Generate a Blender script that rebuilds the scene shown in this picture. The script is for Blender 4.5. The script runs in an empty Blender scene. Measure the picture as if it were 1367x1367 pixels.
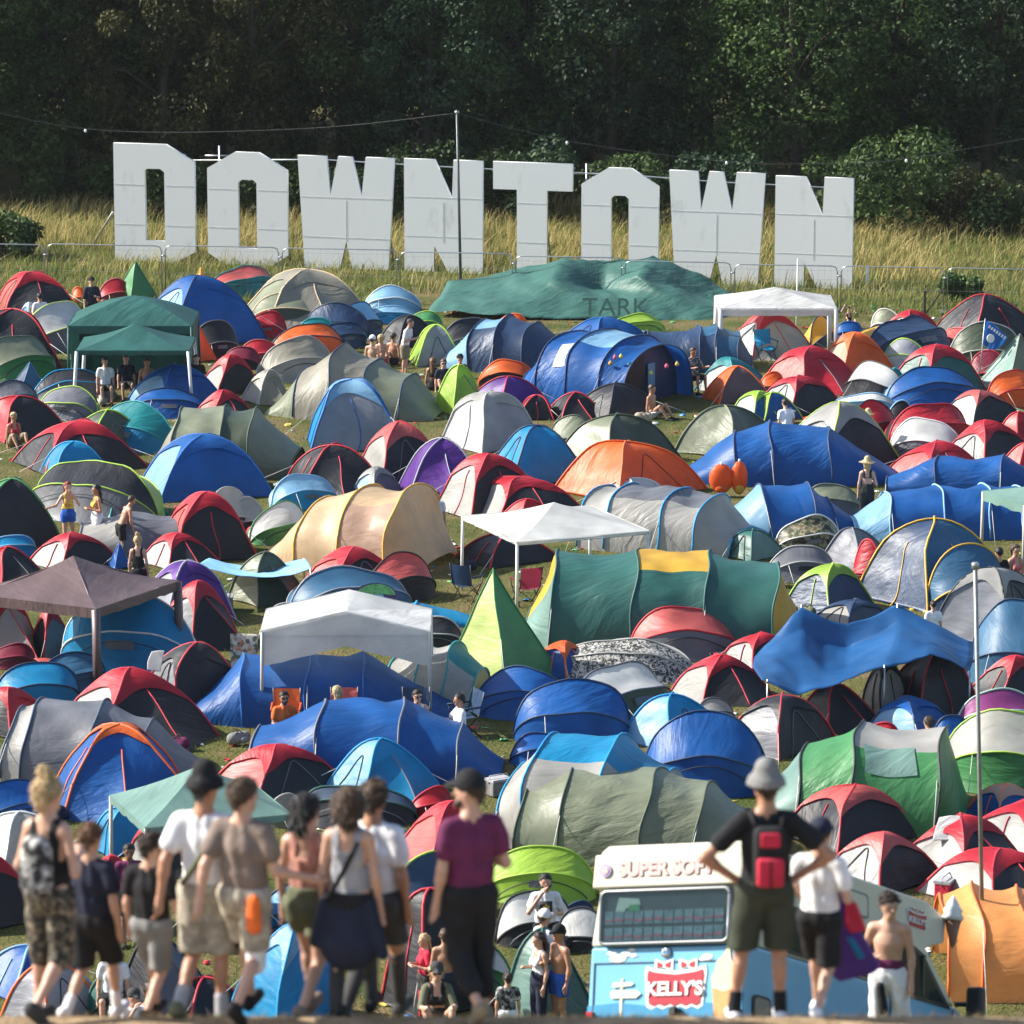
import bpy, math, random
import numpy as np
from mathutils import Vector, Matrix, noise
random.seed(7); RNG = np.random.default_rng(7)
C = bpy.context.scene.collection
rad = math.radians
# ------------------------------------------------------------------ camera model (a 158 mm lens on a hill above the valley)
F = 6000.0; HC = 21.4; AL = math.atan(1167.5 / F); CA, SA = math.cos(AL), math.sin(AL)
def ray(px, py):
    x = (px - 683.5) / F; y = (py - 683.5) / F
    return Vector((x, CA - y * SA, -SA - y * CA))
def at_z(px, py, z=0.0):
    d = ray(px, py); t = (z - HC) / d.z
    return Vector((0, 0, HC)) + d * t
def at_y(px, py, Y):
    d = ray(px, py); t = Y / d.y
    return Vector((0, 0, HC)) + d * t
CREST, ZTOP, SLOPE = 30.3, 11.88, 0.352
def ground_z(y):
    if y < CREST: return ZTOP
    z = ZTOP - SLOPE * (y - CREST)
    return max(z, 0.0)
# ------------------------------------------------------------------ object helpers
def prop(o, label=None, cat=None, group=None, kind=None):
    if label: o['label'] = label
    if cat: o['category'] = cat
    if group: o['group'] = group
    if kind: o['kind'] = kind
    return o
def empty(name, loc=(0, 0, 0), rz=0.0):
    o = bpy.data.objects.new(name, None); C.objects.link(o)
    o.location = loc; o.rotation_euler = (0, 0, rz); o.empty_display_size = 0.2
    return o
def mesh_obj(name, verts, faces, m, parent=None, smooth=True, mats=None, fm=None):
    me = bpy.data.meshes.new(name)
    me.from_pydata([tuple(v) for v in verts], [], [tuple(f) for f in faces])
    for mm in (mats or [m]): me.materials.append(mm)
    if fm is not None: me.polygons.foreach_set('material_index', fm)
    me.polygons.foreach_set('use_smooth', [smooth] * len(me.polygons))
    me.update()
    o = bpy.data.objects.new(name, me); C.objects.link(o)
    if parent is not None: o.parent = parent
    return o
def np_mesh(name, V, Q, m, parent=None, smooth=True):
    """fast mesh from numpy arrays, Q is (n,3) or (n,4)"""
    me = bpy.data.meshes.new(name); k = Q.shape[1]
    me.vertices.add(len(V)); me.vertices.foreach_set('co', np.ascontiguousarray(V, dtype=np.float32).ravel())
    me.loops.add(Q.size); me.loops.foreach_set('vertex_index', np.ascontiguousarray(Q, dtype=np.int32).ravel())
    me.polygons.add(len(Q)); me.polygons.foreach_set('loop_start', np.arange(0, Q.size, k, dtype=np.int32))
    me.materials.append(m); me.update(calc_edges=True)
    me.polygons.foreach_set('use_smooth', np.full(len(Q), smooth)); me.validate()
    o = bpy.data.objects.new(name, me); C.objects.link(o)
    if parent is not None: o.parent = parent
    return o
class MB:
    def __init__(s): s.v = []; s.f = []
    def grid(s, fn, nu, nv):
        b = len(s.v)
        for i in range(nu + 1):
            for j in range(nv + 1): s.v.append(fn(i / nu, j / nv))
        for i in range(nu):
            for j in range(nv):
                a = b + i * (nv + 1) + j
                s.f.append((a, a + nv + 1, a + nv + 2, a + 1))
        return s
    def box(s, c, d, R=None):
        b = len(s.v)
        for dz in (-1, 1):
            for dx, dy in ((-1, -1), (1, -1), (1, 1), (-1, 1)):
                p = Vector((dx * d[0] / 2, dy * d[1] / 2, dz * d[2] / 2))
                if R: p = R @ p
                s.v.append(p + Vector(c))
        for q in ((3, 2, 1, 0), (4, 5, 6, 7), (0, 1, 5, 4), (1, 2, 6, 5), (2, 3, 7, 6), (3, 0, 4, 7)): s.f.append(tuple(b + i for i in q))
        return s
    def tube(s, pts, r, n=6, r2=None, caps=True):
        pts = [Vector(p) for p in pts]; b = len(s.v); m = len(pts)
        up = Vector((0.13, 0.21, 1)).normalized()
        for i, p in enumerate(pts):
            t = (pts[min(i + 1, m - 1)] - pts[max(i - 1, 0)])
            if t.length < 1e-9: t = Vector((0, 0, 1))
            t.normalize()
            x = t.cross(up)
            if x.length < 0.05: x = t.cross(Vector((1, 0, 0)))
            x.normalize(); y = t.cross(x)
            rr = r if r2 is None else r + (r2 - r) * i / max(1, m - 1)
            for k in range(n):
                a = 2 * math.pi * k / n
                s.v.append(p + x * (math.cos(a) * rr) + y * (math.sin(a) * rr))
        for i in range(m - 1):
            for k in range(n):
                a = b + i * n + k; c = b + i * n + (k + 1) % n
                s.f.append((a, c, c + n, a + n))
        if caps:
            s.f.append(tuple(b + k for k in range(n))[::-1]); s.f.append(tuple(b + (m - 1) * n + k for k in range(n)))
        return s
    def prism(s, poly, y0, y1, M=None):
        """2D polygon (x,z) extruded along y; poly must be simple (ngon caps)"""
        b = len(s.v); n = len(poly)
        for yy in (y0, y1):
            for x, z in poly: s.v.append(Vector((x, yy, z)))
        s.f.append(tuple(range(b, b + n))); s.f.append(tuple(range(b + 2 * n - 1, b + n - 1, -1)))
        for i in range(n):
            j = (i + 1) % n
            s.f.append((b + j, b + i, b + n + i, b + n + j))
        return s
    def lathe(s, prof, n=12, c=(0, 0, 0)):
        b = len(s.v); m = len(prof)
        for r, z in prof:
            for k in range(n):
                a = 2 * math.pi * k / n
                s.v.append(Vector((c[0] + r * math.cos(a), c[1] + r * math.sin(a), c[2] + z)))
        for i in range(m - 1):
            for k in range(n):
                a = b + i * n + k; d = b + i * n + (k + 1) % n
                s.f.append((a, d, d + n, a + n))
        s.f.append(tuple(b + k for k in range(n))[::-1]); s.f.append(tuple(b + (m - 1) * n + k for k in range(n)))
        return s
    def ell(s, c, r, n=10):
        m = max(4, n // 2)
        s2 = [(max(1e-3, math.sin(math.pi * i / m)), -math.cos(math.pi * i / m)) for i in range(m + 1)]
        b = len(s.v); s.lathe(s2, n)
        for i in range(b, len(s.v)):
            p = s.v[i]; s.v[i] = Vector((c[0] + p.x * r[0], c[1] + p.y * r[1], c[2] + p.z * r[2]))
        return s
    def build(s, name, m, parent=None, smooth=True):
        return mesh_obj(name, s.v, s.f, m, parent, smooth)
# ------------------------------------------------------------------ materials
_M = {}
def nt(name):
    m = bpy.data.materials.new(name); m.use_nodes = True
    n = m.node_tree; b = n.nodes['Principled BSDF']; out = n.nodes['Material Output']
    return m, n, b, out
def plain(name, col, rough=0.6, metal=0.0, spec=0.5, var=0.12, scale=8.0, bump=0.0):
    if name in _M: return _M[name]
    m, n, b, out = nt(name); N = n.nodes; L = n.links
    b.inputs['Roughness'].default_value = rough; b.inputs['Metallic'].default_value = metal
    b.inputs['Specular IOR Level'].default_value = spec
    if var > 0:
        g = N.new('ShaderNodeNewGeometry'); t = N.new('ShaderNodeTexNoise'); t.inputs['Scale'].default_value = scale; t.inputs['Detail'].default_value = 4
        L.new(g.outputs['Position'], t.inputs['Vector'])
        r = N.new('ShaderNodeValToRGB'); r.color_ramp.elements[0].position = .3; r.color_ramp.elements[1].position = .7
        r.color_ramp.elements[0].color = (*[c * (1 - var) for c in col], 1); r.color_ramp.elements[1].color = (*[min(1, c * (1 + var)) for c in col], 1)
        L.new(t.outputs['Fac'], r.inputs['Fac']); L.new(r.outputs['Color'], b.inputs['Base Color'])
        if bump > 0:
            bp = N.new('ShaderNodeBump'); bp.inputs['Strength'].default_value = bump; bp.inputs['Distance'].default_value = .02
            L.new(t.outputs['Fac'], bp.inputs['Height']); L.new(bp.outputs['Normal'], b.inputs['Normal'])
    else: b.inputs['Base Color'].default_value = (*col, 1)
    _M[name] = m; return m
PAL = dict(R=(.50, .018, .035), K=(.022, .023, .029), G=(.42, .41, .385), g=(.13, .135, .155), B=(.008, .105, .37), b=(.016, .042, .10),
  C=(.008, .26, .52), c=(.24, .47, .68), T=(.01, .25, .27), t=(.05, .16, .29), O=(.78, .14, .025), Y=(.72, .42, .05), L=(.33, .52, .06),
  N=(.045, .20, .065), F=(.055, .075, .045), W=(.66, .66, .64), S=(.17, .19, .125), E=(.62, .45, .27), P=(.12, .035, .28), M=(.23, .02, .05),
  A=(.60, .12, .11), D=(.02, .10, .085), V=(.28, .05, .21), m=(.42, .60, .52), l=(.62, .74, .25), s=(.05, .075, .12), X=(.1, .1, .06),
  Z=(.3, .3, .28), H=(.13, .085, .085), h=(.20, .34, .30), J=(.02, .15, .13), Q=(.55, .36, .26), U=(.32, .30, .24), q=(.3, .31, .35), o=(.86, .36, .11), x=(.045, .135, .11), y=(.02, .12, .33))
FAB = dict(R='red', K='charcoal', G='light_grey', g='slate_grey', B='blue', b='navy', C='cyan', c='pale_blue', T='teal', t='steel_blue', O='orange', Y='yellow',
  L='lime', N='green', F='dark_olive', W='white', S='sage', E='beige', P='purple', M='maroon', A='salmon', D='bottle_green', V='magenta', m='mint', l='pale_lime',
  s='dark_slate', X='camouflage', Z='printed_grey', H='brown', h='pale_green', J='dark_teal', Q='peach', U='stone', q='lilac_grey', o='light_orange', x='tarp_green', y='tarp_blue')
def fabric(c):
    k = 'fab' + c
    if k in _M: return _M[k]
    col = PAL[c]
    m, n, b, out = nt('fabric_' + FAB[c]); N = n.nodes; L = n.links
    g = N.new('ShaderNodeNewGeometry'); oi = N.new('ShaderNodeObjectInfo')
    # soft creases: stretched noise, a different orientation on each piece
    vr = N.new('ShaderNodeVectorRotate'); vr.rotation_type = 'EULER_XYZ'; L.new(g.outputs['Position'], vr.inputs['Vector'])
    cb = N.new('ShaderNodeCombineXYZ'); ma = N.new('ShaderNodeMath'); ma.operation = 'MULTIPLY'; ma.inputs[1].default_value = 6.0
    L.new(oi.outputs['Random'], ma.inputs[0]); L.new(ma.outputs[0], cb.inputs[2]); L.new(ma.outputs[0], cb.inputs[1]); L.new(cb.outputs[0], vr.inputs['Rotation'])
    mp = N.new('ShaderNodeMapping'); mp.inputs['Scale'].default_value = (.7, 3.6, 1.1); L.new(vr.outputs[0], mp.inputs['Vector'])
    t = N.new('ShaderNodeTexNoise'); t.inputs['Scale'].default_value = 1.5; t.inputs['Detail'].default_value = 2.6; t.inputs['Distortion'].default_value = .5
    L.new(mp.outputs[0], t.inputs['Vector'])
    t2 = N.new('ShaderNodeTexNoise'); t2.inputs['Scale'].default_value = 1.4; t2.inputs['Detail'].default_value = 5; L.new(g.outputs['Position'], t2.inputs['Vector'])
    bp = N.new('ShaderNodeBump'); bp.inputs['Distance'].default_value = .075; mr = N.new('ShaderNodeMapRange'); mr.inputs['To Min'].default_value = .28; mr.inputs['To Max'].default_value = .72; L.new(oi.outputs['Random'], mr.inputs['Value']); L.new(mr.outputs[0], bp.inputs['Strength'])
    t3 = N.new('ShaderNodeTexNoise'); t3.inputs['Scale'].default_value = 5.5; t3.inputs['Detail'].default_value = 2; t3.inputs['Distortion'].default_value = 1.2; L.new(mp.outputs[0], t3.inputs['Vector']); am = N.new('ShaderNodeMath'); am.operation = 'MULTIPLY_ADD'; am.inputs[1].default_value = .16; L.new(t3.outputs['Fac'], am.inputs[0]); L.new(t.outputs['Fac'], am.inputs[2])
    L.new(am.outputs[0], bp.inputs['Height']); L.new(bp.outputs['Normal'], b.inputs['Normal'])
    r = N.new('ShaderNodeValToRGB'); r.color_ramp.elements[0].position = .32; r.color_ramp.elements[1].position = .68
    r.color_ramp.elements[0].color = (*[x * .80 + .004 for x in col], 1); r.color_ramp.elements[1].color = (*[min(1, x * 1.12 + .004) for x in col], 1)
    L.new(t2.outputs['Fac'], r.inputs['Fac']); csock = r.outputs['Color']
    if c == 'X':
        v = N.new('ShaderNodeTexNoise'); v.inputs['Scale'].default_value = 6; v.inputs['Detail'].default_value = 2; L.new(g.outputs['Position'], v.inputs['Vector'])
        r.color_ramp.interpolation = 'CONSTANT'; e = r.color_ramp.elements
        e[0].position = 0; e[0].color = (.03, .03, .025, 1); e[1].position = .44; e[1].color = (.09, .1, .05, 1)
        x = e.new(.54); x.color = (.28, .25, .16, 1); x = e.new(.62); x.color = (.14, .09, .05, 1); L.new(v.outputs['Fac'], r.inputs['Fac'])
    if c == 'Z':
        v = N.new('ShaderNodeTexNoise'); v.inputs['Scale'].default_value = 11; v.inputs['Detail'].default_value = 6; v.inputs['Distortion'].default_value = 1.5; L.new(g.outputs['Position'], v.inputs['Vector'])
        e = r.color_ramp.elements; e[0].position = .46; e[0].color = (.05, .05, .05, 1); e[1].position = .56; e[1].color = (.62, .61, .57, 1); L.new(v.outputs['Fac'], r.inputs['Fac'])
    L.new(csock, b.inputs['Base Color']); b.inputs['Roughness'].default_value = .46 if c not in 'xy' else (.5 if c == 'x' else .3); b.inputs['Specular IOR Level'].default_value = .40 if c not in 'xyK' else (.6 if c == 'y' else (.3 if c == 'x' else .22))
    tr = N.new('ShaderNodeBsdfTranslucent'); L.new(csock, tr.inputs['Color']); L.new(bp.outputs['Normal'], tr.inputs['Normal'])
    mx = N.new('ShaderNodeMixShader'); mx.inputs[0].default_value = .38 if max(col) > .2 else .14
    L.new(b.outputs[0], mx.inputs[1]); L.new(tr.outputs[0], mx.inputs[2]); L.new(mx.outputs[0], out.inputs['Surface'])
    _M[k] = m; return m
def sleeve(c):
    return plain('sleeve_' + FAB[c], PAL[c], .6, var=.08)
METAL = plain('galvanised_metal', (.42, .43, .44), .4, .8, var=.1)
WHITEPAINT = plain('white_paint', (.74, .75, .75), .5, var=.06, scale=3)
LINE = plain('guy_line_cord', (.55, .55, .5), .7, var=0)
DARKCORD = plain('dark_cable', (.03, .03, .03), .6, var=0)
# ------------------------------------------------------------------ tents
REG = {}
for i, y0 in enumerate((330, 530, 730, 930, 1137)):
    for j, x0 in enumerate((0, 340, 680, 1017)): REG['ABCDE'[i] + '1234'[j]] = (x0, y0)
ZK = 3.9057
GRP = 'tents pitched across the festival field'
TENTS = []; SURF = {}
def wr(p, amp, sc, seed):
    return amp * noise.noise(Vector((p[0] * sc + seed * 7.1, p[1] * sc - seed * 3.3, p[2] * sc + seed)))
def place(xl, xr, yt, yb, hdef, dep):
    """world centre of the base, height and half width from the pixels of a thing's outline"""
    xc = (xl + xr) / 2
    if yb:
        f = at_z(xc, yb, 0.0); cy = f.y + dep(f) ; c = at_y(xc, yb, cy); top = at_y(xc, yt, cy)
        h = max(.35, top.z)
    else:
        h = hdef; cy = at_z(xc, yt, h).y
    top = at_y(xc, yt, cy)
    l = at_y(xl, yt, cy); r = at_y(xr, yt, cy); gw = GW_
    return Vector((top.x, cy, 0)), h, (r.x - l.x) / 2 * gw
GW_ = 1.0
def guy(root, a, b, name='guy_line', r=.007):
    MB().tube([a, b], r, 4).build(name, LINE, root)
def sp(v, e): return math.copysign(abs(v) ** e, v)
def dome(root, h, hw, yaw, cols, ratio=.8, peak=1.1, seed=0, straight=False, roll=0):
    y = rad(yaw); a = hw / (math.cos(y) + ratio * math.sin(y)); b = a * ratio
    L, R, cap, slv = cols[:4]; small = .24 if len(cols) > 4 else 0
    cor = [(-a, -b), (a, -b), (a, b), (-a, b)]
    rp, hp = (1.0, peak) if not straight else (1, 1)
    def P(k, t):
        if straight: return Vector((cor[k][0] * (1 - t), cor[k][1] * (1 - t), h * t))
        th = t * math.pi / 2
        q = math.cos(th) ** 1.1; return Vector((cor[k][0] * q, cor[k][1] * q, h * (1 - q ** hp)))
    ax = Vector((0, 0, h * .35))
    def S(k, t, s, off=0.0):
        p0 = P(k, t); p1 = P((k + 1) % 4, t); p = p0.lerp(p1, s)
        w = 4 * s * (1 - s)
        n = Vector((p.x, p.y, p.z * .8)); n = n.normalized() if n.length > 1e-6 else Vector((0, 0, 1))
        p = p + n * (off - .05 * w * math.sin(math.pi * min(1, t * 1.0)) * a * .5)
        p += n * wr(p, .035 * w, 2.6, seed)
        if t < .02: p.z = max(.0, .05 * w)
        return p
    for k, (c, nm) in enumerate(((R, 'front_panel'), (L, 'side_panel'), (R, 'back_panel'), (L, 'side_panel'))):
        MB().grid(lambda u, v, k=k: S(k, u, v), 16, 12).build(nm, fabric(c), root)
    if straight or cap == '-': pass
    elif cap not in (L + R) or (L != R and cap != L):
        def cp(k, u, v):
            w = 4 * v * (1 - v); t0 = .50 + .17 * w + small * .6
            return S(k, t0 + (1 - t0) * u, v, .022 + .02 * (1 - u))
        mb = MB()
        for k in range(4): mb.grid(lambda u, v, k=k: cp(k, u, v), 8, 10)
        mb.build('roof_cover', fabric(cap), root)
    for k in (0, 1):
        pts = [P(k, i / 12) for i in range(12)] + [P(k + 2, 1 - i / 12) for i in range(13)]
        MB().tube([p * 1.012 for p in pts], .024 if not straight else .016, 6).build('pole_sleeve', sleeve(slv), root)
    if not straight and peak < 2.3 and seed % 5 in (1, 3):      # pegged-out porch in front of the larger face
        Qp = Vector((a * .15 * (seed % 3 - 1), -b - .62 * h, 0)); top = S(0, .66, .5, .01)
        def W(k, u, v):
            p = P(k, .60 * u); q = Qp.lerp(top, u); r_ = p.lerp(q, v); r_.z -= .10 * h * 4 * v * (1 - v) * (1 - u) * .6; r_.z = max(r_.z, .01)
            return r_ + Vector((0, -.015, wr(r_, .03, 3, seed) * v))
        for k in (0, 1): MB().grid(lambda u, v, k=k: W(k, u, v), 12, 10).build('porch_panel', fabric(R), root)
        MB().tube([Qp.lerp(top, i / 8) + Vector((0, -.01, .01)) for i in range(9)], .014, 5).build('porch_zip', sleeve(slv if slv not in (L, R) else 'g'), root)
    # zipped doorway on the larger face
    if not straight and seed % 3 == 1 and small == 0:
        k = seed % 2 * 3
        pts = [S(k, .02 + .62 * math.sin(math.pi * i / 12) ** .7, .22 + .56 * i / 12, .012) for i in range(13)]
        MB().tube(pts, .011, 4).build('door_zip', sleeve('K' if (R if k == 0 else L) not in 'KbF' else 'g'), root)
    if not straight and seed % 3 == 0 and slv not in (L, R):
        for k, sc in ((0, .5), (3, .5)):
            if seed % 2 or k: MB().tube([S(k, .02 + .6 * i / 10, sc + .06 * math.sin(i * .35), .014) for i in range(11)], .013, 4).build('door_zip', sleeve(slv), root)
    if not straight and slv not in (L, R):
        mb = MB()
        for k in (0, 1, 3):
            for q in (.25, .5): mb.tube([P(k, q) * 1.012, P(k, q) * 1.03 + Vector((0, 0, -.05))], .016, 4)
        mb.build('pole_clip', sleeve(slv), root)
    for k in (0, 1, 3):
        if (seed + k) % 2 == 0:
            p = P(k, .45); q = Vector((cor[k][0] * 1.55, cor[k][1] * 1.55, .02)); guy(root, p, q)
def popup(root, h, hw, yaw, cols, ratio=.8, seed=0, ang=(46, 92, 142)):
    y = rad(yaw); a = hw / math.sqrt(math.cos(y) ** 2 + (ratio * math.sin(y)) ** 2); b = a * ratio
    f, mdl, bk, b2, slv = cols if len(cols) == 5 else cols[:3] + cols[2:]
    def hoop(phi):
        ph = rad(phi); r = 1 / math.sqrt((math.cos(ph) / b) ** 2 + (math.sin(ph) / h) ** 2)
        if phi < 60: r *= .93
        return r, ph
    def P(phi, u, off=0):
        r, ph = hoop(phi); th = math.pi * u
        x = -a * sp(math.cos(th), .93); q = (r + off) * math.sin(th) ** .86
        return Vector((x * (1 + off * .3), -q * math.cos(ph), q * math.sin(ph)))
    seq = (0,) + tuple(ang) + (180,)
    def S(p0, p1, v, u):
        p = P(p0, u).lerp(P(p1, u), v); w = 4 * v * (1 - v) * math.sin(math.pi * u)
        n = Vector((p.x * .5, p.y, p.z)); n = n.normalized() if n.length > 1e-5 else Vector((0, 0, 1))
        p += n * (-.03 * w * b) + n * wr(p, .04 * w, 2.4, seed)
        p.z = max(p.z, .01); return p
    for (p0, p1, c, nm) in ((seq[0], seq[1], f, 'door_panel'), (seq[1], seq[2], mdl, 'roof_panel'), (seq[2], seq[3], bk, 'rear_panel'), (seq[3], seq[4], b2, 'rear_panel')):
        if nm == 'door_panel': SURF[root.name] = lambda u, v: S(seq[0], seq[1], v, u)
        MB().grid(lambda v, u: S(p0, p1, v, u), 10, 22).build(nm, fabric(c), root)
    for ph in ang:
        MB().tube([P(ph, .01 + .98 * i / 22, .012) for i in range(23)], .022, 6).build('hoop', sleeve(slv), root)
    if seed % 2 == 0:
        MB().tube([P(4, .2 + .6 * i / 12).lerp(P(seq[1], .2 + .6 * i / 12), .08 + .66 * math.sin(math.pi * i / 12) ** .6) + Vector((0, -.014, .008)) for i in range(13)], .011, 4).build('door_zip', sleeve('K' if f not in 'KbF' else 'g'), root)
    if seed % 3 == 1 and f != 't':
        q = lambda uu, vv: P(2, uu).lerp(P(seq[1], uu), vv) + Vector((0, -.02, .014))
        MB().grid(lambda u, v: q(.44 + .12 * u, .55 + .22 * v), 4, 4).build('vent_flap', fabric('g' if f != 'g' else 'K'), root)
    if seed % 2: guy(root, P(seq[1], .35), Vector((-a * .5, -b * 1.5, .02)))
def tunnel(root, h, half, wid, yaw, hoops, segs, slv, seed=0, windows=()):
    """half = half length along local x"""
    def hp(i):
        u, f = hoops[i]; return u * half, wid * (.55 + .45 * f), h * f
    def P(i, v, off=0):
        x, w, z = hp(i); th = math.pi * v
        return Vector((x, -(w + off) * sp(math.cos(th), .85), (z + off) * math.sin(th) ** .72))
    def S(i, u, v):
        p = P(i, v).lerp(P(i + 1, v), u); k = 4 * u * (1 - u) * math.sin(math.pi * v)
        p.z -= .045 * h * k; p.y *= 1 - .03 * k
        n = Vector((0, p.y, p.z)); n = n.normalized() if n.length > 1e-5 else Vector((0, 0, 1))
        p += n * wr(p, .06 * (k + .15 * math.sin(math.pi * v)), 1.9, seed)
        p.z = max(p.z, 0.0); return p
    for i, sg in enumerate(segs):
        wall = sg[0]; roof = sg[1] if len(sg) > 1 else wall
        SURF[(root.name, i)] = lambda u, v, i=i: S(i, u, v)
        if roof == wall: MB().grid(lambda u, v: S(i, u, v), 12, 26).build('fly_section', fabric(wall), root)
        else:
            MB().grid(lambda u, v: S(i, u, v * .33), 12, 10).build('wall_panel', fabric(wall), root)
            MB().grid(lambda u, v: S(i, u, .67 + v * .33), 12, 10).build('wall_panel', fabric(wall), root)
            MB().grid(lambda u, v: S(i, u, .33 + v * .34), 12, 10).build('roof_panel', fabric(roof), root)
    for i, (u, f) in enumerate(hoops):
        if f < .18: continue
        MB().tube([P(i, .005 + .99 * k / 22, .014) for k in range(23)], .022, 6).build('hoop', sleeve(slv), root)
        if i % 2 == seed % 2: guy(root, P(i, .3), P(i, 0) + Vector((0, -.7, 0)))
    for (i, u0, u1, v0, v1, c) in windows:
        MB().grid(lambda u, v: S(i, u0 + (u1 - u0) * u, v0 + (v1 - v0) * v) * 1.012, 8, 8).build('window', fabric(c), root)
def slump(root, seed, h, hw, amp):
    """badly pitched: every part of the tent leans, sags and twists by the same smooth field"""
    rg = random.Random(seed * 13); ph = [rg.uniform(0, 6.28) for _ in range(9)]; lx, ly = rg.uniform(-.07, .07), rg.uniform(-.05, .08)
    for o in root.children:
        n = len(o.data.vertices); a = np.empty(n * 3, np.float32); o.data.vertices.foreach_get('co', a); a = a.reshape(-1, 3); p = a.copy(); f = np.clip(p[:, 2] / max(h, .3), 0, 1.2)
        a[:, 0] += lx * p[:, 2] + amp * f * (np.sin(2.3 * p[:, 1] + ph[0] + 1.7 * p[:, 2]) + .6 * np.sin(4.9 * p[:, 2] + ph[1] + 2 * p[:, 0]))
        a[:, 1] += ly * p[:, 2] + amp * f * (np.sin(2.1 * p[:, 0] + ph[2] + 1.3 * p[:, 2]) + .5 * np.sin(5.2 * p[:, 0] + ph[3]))
        a[:, 2] += -amp * f * (1.0 + np.sin(2.6 * p[:, 0] + ph[4]) * .9 + .5 * np.sin(5.7 * p[:, 0] + 3.1 * p[:, 1] + ph[5])) * .8
        o.data.vertices.foreach_set('co', a.ravel()); o.data.update()
def add_tent(row):
    spec, label = [x.strip() for x in row.split('|')]; t = spec.split(); reg, ty = t[0], t[1]
    x0, y0 = REG[reg]; xl, xr, yt, yb = [float(v) for v in t[2:6]]; yaw = float(t[6])
    xl, xr = x0 + xl / ZK, x0 + xr / ZK; yt = y0 + yt / ZK; yb = y0 + yb / ZK if yb else 0
    seed = len(TENTS) + 1; wpx = xr - xl
    s = 0.046 * (yt + 40 + 484); W = wpx / s
    global GW_; GW_ = 1.14 if ty == 'd' else (1.08 if ty in 'eP' else 1.05)
    if ty in 'de':
        c, h, hw = place(xl, xr, yt, yb, min(1.55, max(.9, .50 * W)), lambda f: .36 * W)
        r = empty('dome_tent', c, rad(yaw)); dome(r, h, hw, yaw, t[7], .8, 1.92 + .35 * ((seed * 7) % 10) / 10 if ty == 'd' else 2.35, seed)
    elif ty == 'y':
        c, h, hw = place(xl, xr, yt, yb, min(2.4, max(.9, .9 * W)), lambda f: .36 * W)
        r = empty('pyramid_tent', c, rad(yaw)); cc = t[7]; cc = cc if len(cc) == 4 else cc + cc[-1] * 2
        dome(r, h, hw, yaw, cc, .95, 1, seed, True)
    elif ty in 'pP':
        c, h, hw = place(xl, xr, yt, yb, min(1.4, max(.8, .48 * W)), lambda f: .36 * W)
        r = empty('pop_up_tent', c, rad(yaw)); popup(r, h, hw, yaw, t[7], .8, seed)
        if ty == 'P':
            r.name = 'porch'; q = TENTS[-1]; r.parent = q; r.matrix_parent_inverse = q.matrix_basis.inverted(); return r
    else:
        segs = t[7].split(','); hoops = [tuple(float(q) for q in z.split(':')) for z in t[8].split(',')]
        c, h, hw = place(xl, xr, yt, yb, min(1.9, max(1.1, .3 * W)), lambda f: .2 * W + .3)
        wid = min(max(h * .95, .7), 1.9); y = abs(rad(yaw))
        half = max(.6, (hw - wid * .8 * math.sin(y)) / math.cos(y))
        win = WINDOWS.get(label.split()[0] + label.split()[1], ())
        r = empty('tunnel_tent', c, rad(yaw)); tunnel(r, h, half, wid, yaw, hoops, segs, t[9], seed, win)
    slump(r, seed, h, hw, .055 if ty in 'dept' and 'plain' not in label else .03)
    if ty == 'P': return r
    prop(r, label, 'tent', GRP); TENTS.append(r); r['_h'] = h; r['_w'] = 2 * hw
    return r
WINDOWS = {'greentunnel': ((2, .12, .72, .20, .36, 'h'),)}
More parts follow.
